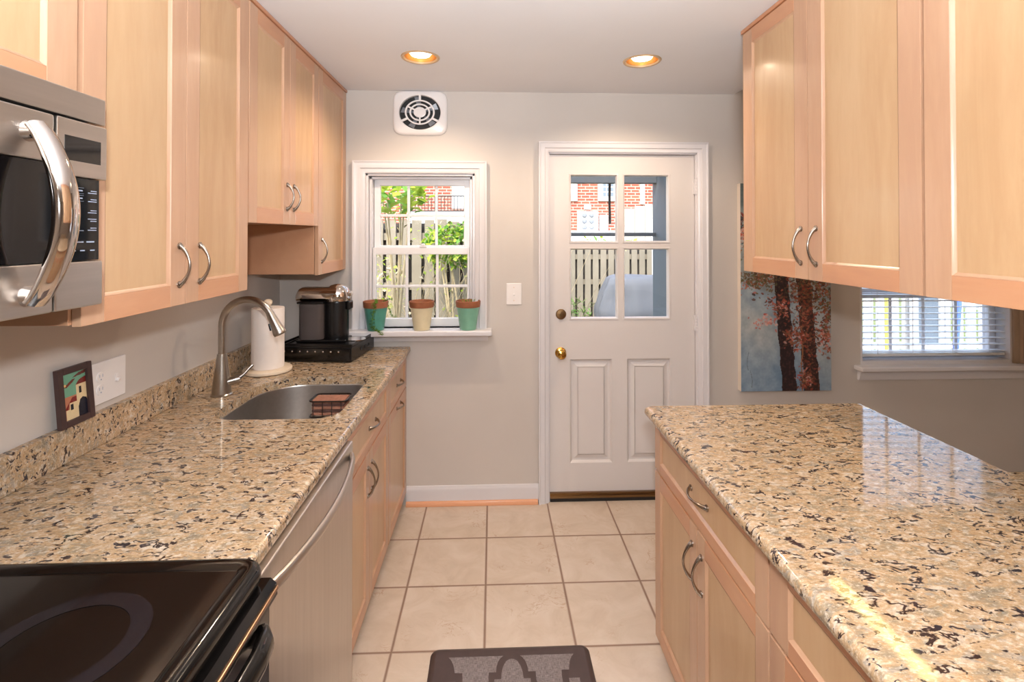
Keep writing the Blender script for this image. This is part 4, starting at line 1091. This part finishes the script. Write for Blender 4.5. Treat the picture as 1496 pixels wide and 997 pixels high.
m = MB(); m.box(xk, xk+0.0006, 0.922, 0.929, 1.5945, 1.5975); m.box(xk, xk+0.0006, 0.932, 0.935, 1.595, 1.598); m.build('clock_digits', M['digit'], kp, smooth=False)
m = MB(); m.box(XM-0.028, XM, 0.8975, 1.004, 1.424, 1.5095, 0, 0.004); m.build('lower_panel', M['steel'], t)

# ------------------------------------------------------------------ range
t = thing('range', 'black glass-top cooking range beside the dishwasher', 'stove', (-0.8, 0.63, 0))
m = MB(); m.box(-1.16, -0.482, 0.250, 1.003, 0.06, 0.905, 0, 0.003)
for x in (-1.1, -0.55):
    for y in (0.30, 0.95): m.lathe([(0.001, 0.0005), (0.02, 0.0005), (0.02, 0.06), (0.001, 0.06)], (x, y, 0), seg=14)
m.build('body', M['blackgloss'], t)
m = MB()
q = rrect(-1.165, -0.438, 0.247, 1.0075, (0.01, 0.045, 0.045, 0.01), 8)
prof = [(0.004, 0.897), (0.0, 0.903), (0.0, 0.917), (0.003, 0.925), (0.010, 0.930), (0.018, 0.9315), (0.030, 0.9305), (0.038, 0.9265), (0.041, 0.9255)]
m.loops([[(x, y, z) for x, y in inset(q, o)] for o, z in prof]); ck = m.build('cooktop', M['blackgloss'], t)
def ring(cx, cy, r0, r1, mi=0):
    m = MB(); m.lathe([(r0, 0), (r1, 0), (r1, 0.0004), (r0, 0.0004)] if r0 > 0 else [(0.001, 0), (r1, 0), (r1, 0.0004), (0.001, 0.0004)], (cx, cy, 0.9257), seg=48, m=mi, cap=False); m.build('burner_ring', M['burner'], ck)
ring(-0.665, 0.800, 0.088, 0.118); ring(-0.665, 0.45, 0.075, 0.095); ring(-0.98, 0.82, 0.065, 0.082); ring(-0.98, 0.45, 0.088, 0.106)
m = MB(); m.prism([(-0.481, 0.890), (-0.432, 0.890), (-0.421, 0.880), (-0.419, 0.858), (-0.425, 0.850), (-0.481, 0.850)], 0.252, 1.000, axis='y'); m.build('control_trim', M['blackgloss'], t)
m = MB(); m.box(-0.4215, -0.4165, 0.252, 1.000, 0.868, 0.876, 0, 0.002); m.build('trim_strip', M['bronze'], t)
m = MB(); m.box(-0.481, -0.431, 0.255, 0.999, 0.215, 0.846, 0, 0.008, 3)
dm = m.build('oven_door', M['blackgloss'], t)
m = MB(); m.box(-0.4308, -0.430, 0.36, 0.90, 0.36, 0.68); m.build('oven_window', M['blackglass'], dm)
m = MB(); pts = [(-0.432, 0.945, 0.818), (-0.418, 0.943, 0.822), (-0.408, 0.925, 0.825), (-0.402, 0.88, 0.825), (-0.402, 0.37, 0.825), (-0.408, 0.325, 0.825), (-0.418, 0.307, 0.822), (-0.432, 0.305, 0.818)]
m.tube(pts, [0.014, 0.016, 0.017, 0.017, 0.017, 0.017, 0.016, 0.014], 16, flat=(1.35, 0.8)); m.build('handle', M['blackgloss'], dm)
m = MB(); m.box(-0.481, -0.433, 0.255, 0.999, 0.065, 0.208, 0, 0.006); m.build('storage_drawer', M['blackgloss'], t)

# ------------------------------------------------------------------ dishwasher
XD = -0.463
t = thing('dishwasher', 'stainless dishwasher with bowed bar handle left of the aisle', 'dishwasher', (-0.8, 1.34, 0))
m = MB(); m.box(-1.15, -0.50, 1.0125, 1.686, 0.09, 0.8755, 0, 0.002); m.box(-1.15, -0.55, 1.03, 1.67, 0.0008, 0.0899, 0); m.build('tub', M['dark'], t)
m = MB(); m.box(-0.4995, XD, 1.0105, 1.6865, 0.055, 0.8760, 0, 0.004, 3); dm = m.build('door', M['steel_v'], t)
m = MB(); pts = []
for i in range(25):
    u = i/24; s_ = math.sin(math.pi*u); pts.append((XD+0.004+0.042*s_**0.7, 1.030+0.625*u, 0.838-0.002*s_))
m.tube(pts, 0.0125, 14, flat=(1.15, 0.7)); m.build('handle', M['steel'], dm)

# ------------------------------------------------------------------ outdoors
m = MB(); m.box(-9, 12, YO+0.02, 20, -0.32, -0.30); tag(m.build('lawn', M['grass'], smooth=False), 'grass yard outside behind the house', 'lawn', kind='stuff')
# porch frame just outside the door
t = thing('porch_frame', 'grey painted porch frame just outside the back door', 'porch', (0.8, 3.6, -0.30))
m = MB(); m.box(1.214, 1.30, 3.16, 3.76, -0.299, 2.35, 0, 0.004); m.build('side_panel', M['grey'], t)
m = MB(); m.box(-0.02, 1.213, 3.66, 3.74, 1.942, 2.35, 0, 0.004); m.build('top_beam', M['grey'], t)
m = MB(); m.box(-0.02, 1.213, 3.68, 3.71, 1.548, 1.575, 0, 0.003); m.build('cross_rail', M['grey'], t)
m = MB(); m.box(-0.08, -0.021, 3.66, 3.74, -0.299, 2.35, 0, 0.004); m.build('post', M['greyd'], t)
m = MB(); m.tube([(0.872, 3.70, 1.941), (0.884, 3.76, 1.80), (0.888, 3.76, 1.640)], 0.010, 8); tag(m.build('hanging_rod', M['black']), 'thin black rod hanging from the porch beam behind the door glass', 'rod')
# covered grill
t = thing('covered_grill', 'barbecue under a grey-blue fabric cover behind the back door', 'grill', (1.72, 5.2, -0.3))
m = MB(); Ls = []
for (z, hx, hy_, p) in ((-0.28, 0.63, 0.34, 7), (-0.1, 0.62, 0.335, 7), (0.1, 0.62, 0.33, 6), (0.3, 0.615, 0.325, 6), (0.5, 0.61, 0.32, 6), (0.66, 0.60, 0.315, 6), (0.74, 0.605, 0.32, 6), (0.80, 0.60, 0.31, 6), (0.88, 0.575, 0.27, 5), (0.96, 0.55, 0.25, 5), (1.04, 0.525, 0.23, 5), (1.10, 0.50, 0.20, 5), (1.125, 0.46, 0.16, 5), (1.13, 0.30, 0.08, 4)):
    L_ = []
    for i, (x, y) in enumerate(sup(hx, hy_, 96, p)):
        f_ = 1.0 if z < 1.0 else 0.4
        k = 1+f_*(0.034*math.sin(i*0.55+z*3)+0.034*math.sin(i*1.3+z*5)+0.012*mn.noise(Vector((i*0.4, z*6, 2))))
        L_.append((1.72+x*k, 5.25+y*k, z+f_*0.02*math.sin(i*0.37+1)*(1 if z > 0.2 else 0)))
    Ls.append(L_)
m.loops(Ls); m.build('fabric_cover', M['cover'], t)
# fences: each fence is one thing, boards are its pattern
def fence(name, label, x0, x1, y, zt, bw, gap, mat_, zt1=None, thick=0.02, loc=None):
    t = thing(name, label, 'fence', ((x0+x1)/2, y, -0.3)); m = MB(); x = x0; i = 0
    while x < x1-bw:
        u = (x-x0)/(x1-x0); top = zt+(0 if zt1 is None else (zt1-zt)*u)+random.uniform(-0.015, 0.015)
        m.box(x, x+bw, y, y+thick, -0.299, top); x += bw+gap; i += 1
    m.build('boards', M[mat_], t, smooth=False)
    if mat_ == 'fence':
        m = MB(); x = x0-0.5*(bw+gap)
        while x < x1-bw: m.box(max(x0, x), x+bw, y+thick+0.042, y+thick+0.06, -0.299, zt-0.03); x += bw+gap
        m.build('rear_boards', M['fence_b'], t, smooth=False)  # backing row added so the gaps between boards look shaded
    m = MB()
    for z in (0.1, (zt+0.0)*0.55, zt-0.22): m.box(x0, x1, y+thick+0.0005, y+thick+0.04, z, z+0.08)
    m.build('rails', M[mat_], t, smooth=False)
    return t
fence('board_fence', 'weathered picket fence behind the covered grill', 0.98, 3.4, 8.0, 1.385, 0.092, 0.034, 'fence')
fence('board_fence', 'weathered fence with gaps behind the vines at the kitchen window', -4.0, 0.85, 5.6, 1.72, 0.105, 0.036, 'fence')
fence('board_fence', 'pale tall board fence with sloping top beyond the door glass', 3.14, 5.6, 11.8, 2.19, 0.24, 0.006, 'fence_l', 2.70)
fence('board_fence', 'white slatted fence seen through the dining window blind', 2.0, 9.0, 6.2, 1.75, 0.12, 0.05, 'white_out')
# small garden at the fence (yard on the left of the door)
def shrub(name, label, cx, cy, z0, rx_, ry_, rz0, n, L, W, mats, cat='shrub', holes_=0.0):
    t = thing(name, label, cat, (cx, cy, -0.3)); m = MB()
    for i in range(n):
        a = random.uniform(0, 2*math.pi); b_ = random.uniform(-1, 1); r = random.uniform(0.35, 1)**0.5
        cl = math.sqrt(1-b_*b_)
        p = (cx+rx_*r*cl*math.cos(a), cy+ry_*r*cl*math.sin(a), z0+rz0*r*b_)
        leaf(m, p, (random.uniform(-1, 1), random.uniform(-1, 0.4), random.uniform(-.8, .6)), L*random.uniform(.6, 1.2), W*random.uniform(.7, 1.2), random.randrange(len(mats)))
    m.build('foliage', [M[k] for k in mats], t, smooth=False)
    m = MB()
    for i in range(5): m.tube([(cx+random.uniform(-.05, .05), cy, -0.299), (cx+random.uniform(-.2, .2)*rx_, cy, (z0-0.3)/2), (cx+random.uniform(-.6, .6)*rx_, cy, z0)], [0.02, 0.014, 0.006], 6)
    m.build('stem', M['twig'], t)
    return t
random.seed(5)
shrub('leafy_bush', 'bright green bush in front of the fence at the kitchen window', -0.38, 5.25, 1.45, 0.36, 0.2, 0.24, 900, 0.09, 0.05, ['leafg', 'leafy'])
shrub('maple_sapling', 'yellow-green broad-leaved branch outside the upper kitchen sash', -0.75, 4.05, 1.86, 0.25, 0.2, 0.15, 110, 0.11, 0.10, ['leafy', 'leafg', 'leafy'], 'tree')
shrub('leafy_bush', 'low yellow-green bush at the left of the kitchen window view', -1.15, 5.1, 1.05, 0.30, 0.2, 0.35, 130, 0.07, 0.04, ['leafy', 'twig'])
shrub('leafy_bush', 'green bush glimpsed above the picket fence through the door glass', 2.0, 8.7, 1.30, 0.7, 0.3, 0.22, 300, 0.12, 0.07, ['leafg', 'leafy'])
shrub('leafy_bush', 'tall weeds in the yard at the lower left door pane', 0.98, 6.2, 0.28, 0.32, 0.35, 0.55, 500, 0.14, 0.02, ['grass', 'leafg'])
t = thing('bare_vine', 'tangle of bare beige vine stems outside the kitchen window', 'vine', (-0.6, 4.6, -0.3)); m = MB()
for i in range(110):
    x = random.uniform(-1.45, 0.10); y = random.uniform(4.45, 4.75); pts = [(x, y, -0.298)]; dx_ = random.uniform(-.16, .16); st_ = random.uniform(0.16, 0.27)
    for k in range(7):
        x += dx_+random.uniform(-.10, .10); pts.append((x, y+random.uniform(-.05, .05), -0.298+(k+1)*st_))
    m.tube(pts, [0.0058-0.0006*k for k in range(8)], 5)
m.build('stems', M['twig'], t)
m = MB()
for i in range(260):
    p = (random.uniform(-1.3, 0.0), random.uniform(4.4, 4.8), random.uniform(0.5, 1.7)); leaf(m, p, (random.uniform(-1, 1), random.uniform(-1, 0), random.uniform(-1, 1)), 0.05, 0.03, random.randrange(2))
m.build('leaves', [M['leafy'], M['twig']], t, smooth=False)
# brick building across the yard
t = thing('brick_building', 'red brick building with white windows across the yard', 'building', (1.5, 16.2, -0.3))
m = MB(); m.box(-7, 11, 16.0, 16.6, -0.299, 7.5); m.build('wall', M['brick'], t, smooth=False)
def bwin(x0, x1, z0, z1, dark=True, cols=3, rows=3):
    m = MB(); m.box(x0, x1, 15.93, 15.999, z0, z1, 0, 0.01); f_ = m.build('window', M['white_out'], t)
    if dark:
        m = MB(); wx = (x1-x0); wz = (z1-z0)
        for i in range(cols):
            for j in range(rows):
                a = x0+wx*(0.24+0.54*i/cols); c_ = z0+wz*(0.10+0.82*j/rows); m.box(a, a+0.54*wx/cols-0.025, 15.922, 15.929, c_, c_+0.82*wz/rows-0.035)
        m.build('pane', M['pane_dark'], f_, smooth=False)
bwin(3.377, 4.044, 2.647, 4.2, True, 3, 8); bwin(2.0, 2.71, 2.645, 4.2, False); bwin(4.76, 4.90, 2.55, 6.0, False); bwin(-1.30, -0.70, 2.39, 4.3, False)
bwin(-4.4, -3.7, 2.4, 4.2, True)
t = thing('meter_box', 'white six-dial meter box on the brick building', 'meter box', (3.04, 15.9, 1.7))
m = MB(); m.box(2.709, 3.373, 15.86, 15.999, 1.70, 2.314, 0, 0.015); m.build('case', M['white_out'], t)
for i in range(2):
    for j in range(3):
        m = MB(); m.lathe([(0.001, 0), (0.075, 0), (0.08, -0.02), (0.055, -0.05), (0.001, -0.055)], (2.92+i*0.23, 15.86, 1.81+j*0.19), 'y', 20); m.build('dial', M['meter'], t)
m = MB(); m.box(2.93, 3.15, 15.93, 15.999, 2.38, 2.515, 0, 0.01); tag(m.build('wall_plate', M['white_out']), 'small white plate above the meter box', 'wall plate')
m = MB(); m.box(3.42, 3.70, 15.88, 15.999, 1.70, 2.20, 0, 0.03, 3); m.lathe([(0.001, 0), (0.06, 0), (0.05, -0.03), (0.001, -0.035)], (3.56, 15.88, 1.9), 'y', 18); tag(m.build('utility_box', M['white_out']), 'white utility box right of the meter box', 'utility box')
m = MB(); m.box(2.30, 4.25, 15.6, 15.99, -0.299, 1.69, 0, 0.02); tag(m.build('garden_parapet', M['white_out']), 'low white wall at the foot of the brick building', 'wall')
t = thing('balcony_railing', 'black iron railing in front of the brick building at the kitchen window', 'railing', (-1.5, 15.3, 2.0)); m = MB()
m.box(-2.6, -0.5, 15.5, 15.54, 2.74, 2.775); m.box(-2.6, -0.5, 15.5, 15.54, 2.28, 2.31); m.build('rails', M['black'], t, smooth=False)
m = MB()
for i in range(22): m.box(-2.6+i*0.1, -2.58+i*0.1, 15.505, 15.535, 2.30, 2.75)
m.build('balusters', M['black'], t, smooth=False)
m = MB(); m.box(-2.62, -0.48, 15.4, 15.99, -0.299, 2.27); m.build('landing', M['white_out'], t, smooth=False)
# things beyond the dining window
m = MB(); m.box(2.5, 9.0, YO+0.03, 6.15, -0.2995, -0.26); tag(m.build('patio', M['fence_l'], smooth=False), 'pale concrete patio outside the dining window', 'patio')
t = thing('window_frame_panel', 'white framed glazed panel leaning at the fence beyond the blind', 'panel', (5.46, 6.08, -0.26))
m = MB(); m.box(5.24, 5.31, 6.05, 6.11, -0.259, 1.35, 0, 0.004); m.box(5.59, 5.66, 6.05, 6.11, -0.259, 1.35, 0, 0.004); m.box(5.3101, 5.5899, 6.05, 6.11, 1.28, 1.35, 0, 0.004); m.box(5.3101, 5.5899, 6.05, 6.11, -0.259, 0.20, 0, 0.004); m.box(5.3101, 5.5899, 6.05, 6.11, 0.86, 0.92, 0, 0.004); m.build('frame', M['white_out'], t)
m = MB(); m.box(5.311, 5.589, 6.08, 6.09, 0.20, 0.86); m.box(5.311, 5.589, 6.08, 6.09, 0.92, 1.28); m.build('panes', M['pane_dark'], t, smooth=False)
for (x, mt, lab, rz_) in ((4.54, 'yellow', 'yellow pole outside the dining window', 0), (5.32, 'blue', 'blue leaning pole outside the dining window', 6)):
    m = MB(); m.tube([(x, 5.6, -0.258), (x+0.02*rz_, 5.6, 1.05+0.3*(rz_ > 0))], 0.028, 10); tag(m.build('pole', M[mt]), lab, 'pole')

# ------------------------------------------------------------------ light
wd = bpy.data.worlds.new('World'); bpy.context.scene.world = wd; wd.use_nodes = True
nt = wd.node_tree; bg = nt.nodes['Background']; sky = nt.nodes.new('ShaderNodeTexSky')
sky.sky_type = 'NISHITA'; sky.sun_disc = False; sky.sun_elevation = R(48); sky.sun_rotation = R(200); sky.air_density = 1.0; sky.dust_density = 2.5; sky.ozone_density = 1.0
mxs = nt.nodes.new('ShaderNodeMix'); mxs.data_type = 'RGBA'; mxs.blend_type = 'ADD'; mxs.inputs[0].default_value = 1.0; mxs.inputs[7].default_value = (0.85, 0.90, 0.97, 1)
nt.links.new(sky.outputs[0], mxs.inputs[6]); nt.links.new(mxs.outputs[2], bg.inputs[0]); bg.inputs[1].default_value = 0.85
def light(name, kind, loc, energy, color=(1, 1, 1), rot=(0, 0, 0), **kw):
    l = bpy.data.lights.new(name, kind); l.energy = energy; l.color = color
    for k, v in kw.items(): setattr(l, k, v)
    o = bpy.data.objects.new(name, l); C.objects.link(o); o.location = loc; o.rotation_euler = rot; return o
light('sun', 'SUN', (0, 0, 10), 4.0, (1, 0.96, 0.9), (R(34), 0, R(-28)), angle=R(1.5))
WARM = (1.0, 0.77, 0.56)
for i, (x, y) in enumerate(CANS):
    light('can_lamp', 'SPOT', (x, y, ZC-0.010), 27, WARM, (0, 0, 0), spot_size=R(150), spot_blend=0.6, shadow_soft_size=0.006)
# camera flash: direct part and the part bounced off the ceiling
light('flash_direct', 'SPOT', (0.0, -0.06, 1.745), 84, (0.92, 0.95, 0.99), (R(88), 0, 0), spot_size=R(150), spot_blend=0.5, shadow_soft_size=0.035)
light('flash_bounce', 'SPOT', (0.0, -0.30, 1.80), 385, (0.85, 0.92, 0.99), (R(158), 0, 0), spot_size=R(150), spot_blend=0.9, shadow_soft_size=0.08)
# warm point light without a fixture, unseen beyond the frame's right edge
light('dining_lamp', 'POINT', (2.9, 0.2, 2.2), 14, WARM, shadow_soft_size=0.15)

# ------------------------------------------------------------------ camera and colour
cam = bpy.data.cameras.new('camera'); co = bpy.data.objects.new('camera', cam); C.objects.link(co)
cam.sensor_fit = 'HORIZONTAL'; cam.sensor_width = 36.0; cam.lens = 731.1159*36/1496
cam.shift_x = -0.494/1496; cam.shift_y = -(498.5-335.9615)/1496
cam.clip_start = 0.02; cam.clip_end = 200
co.location = (0, 0, 1.5581); co.rotation_euler = (R(90)+0.0102, 0, -0.0391)
sc = bpy.context.scene; sc.camera = co
sc.view_settings.view_transform = 'Standard'; sc.view_settings.look = 'None'; sc.view_settings.gamma = 1.0
sc.view_settings.use_curve_mapping = False; sc.view_settings.exposure = 0.07
sc.cycles.use_denoising = True
sc.cycles.max_bounces = 10; sc.cycles.transparent_max_bounces = 12; sc.cycles.sample_clamp_indirect = 6.0
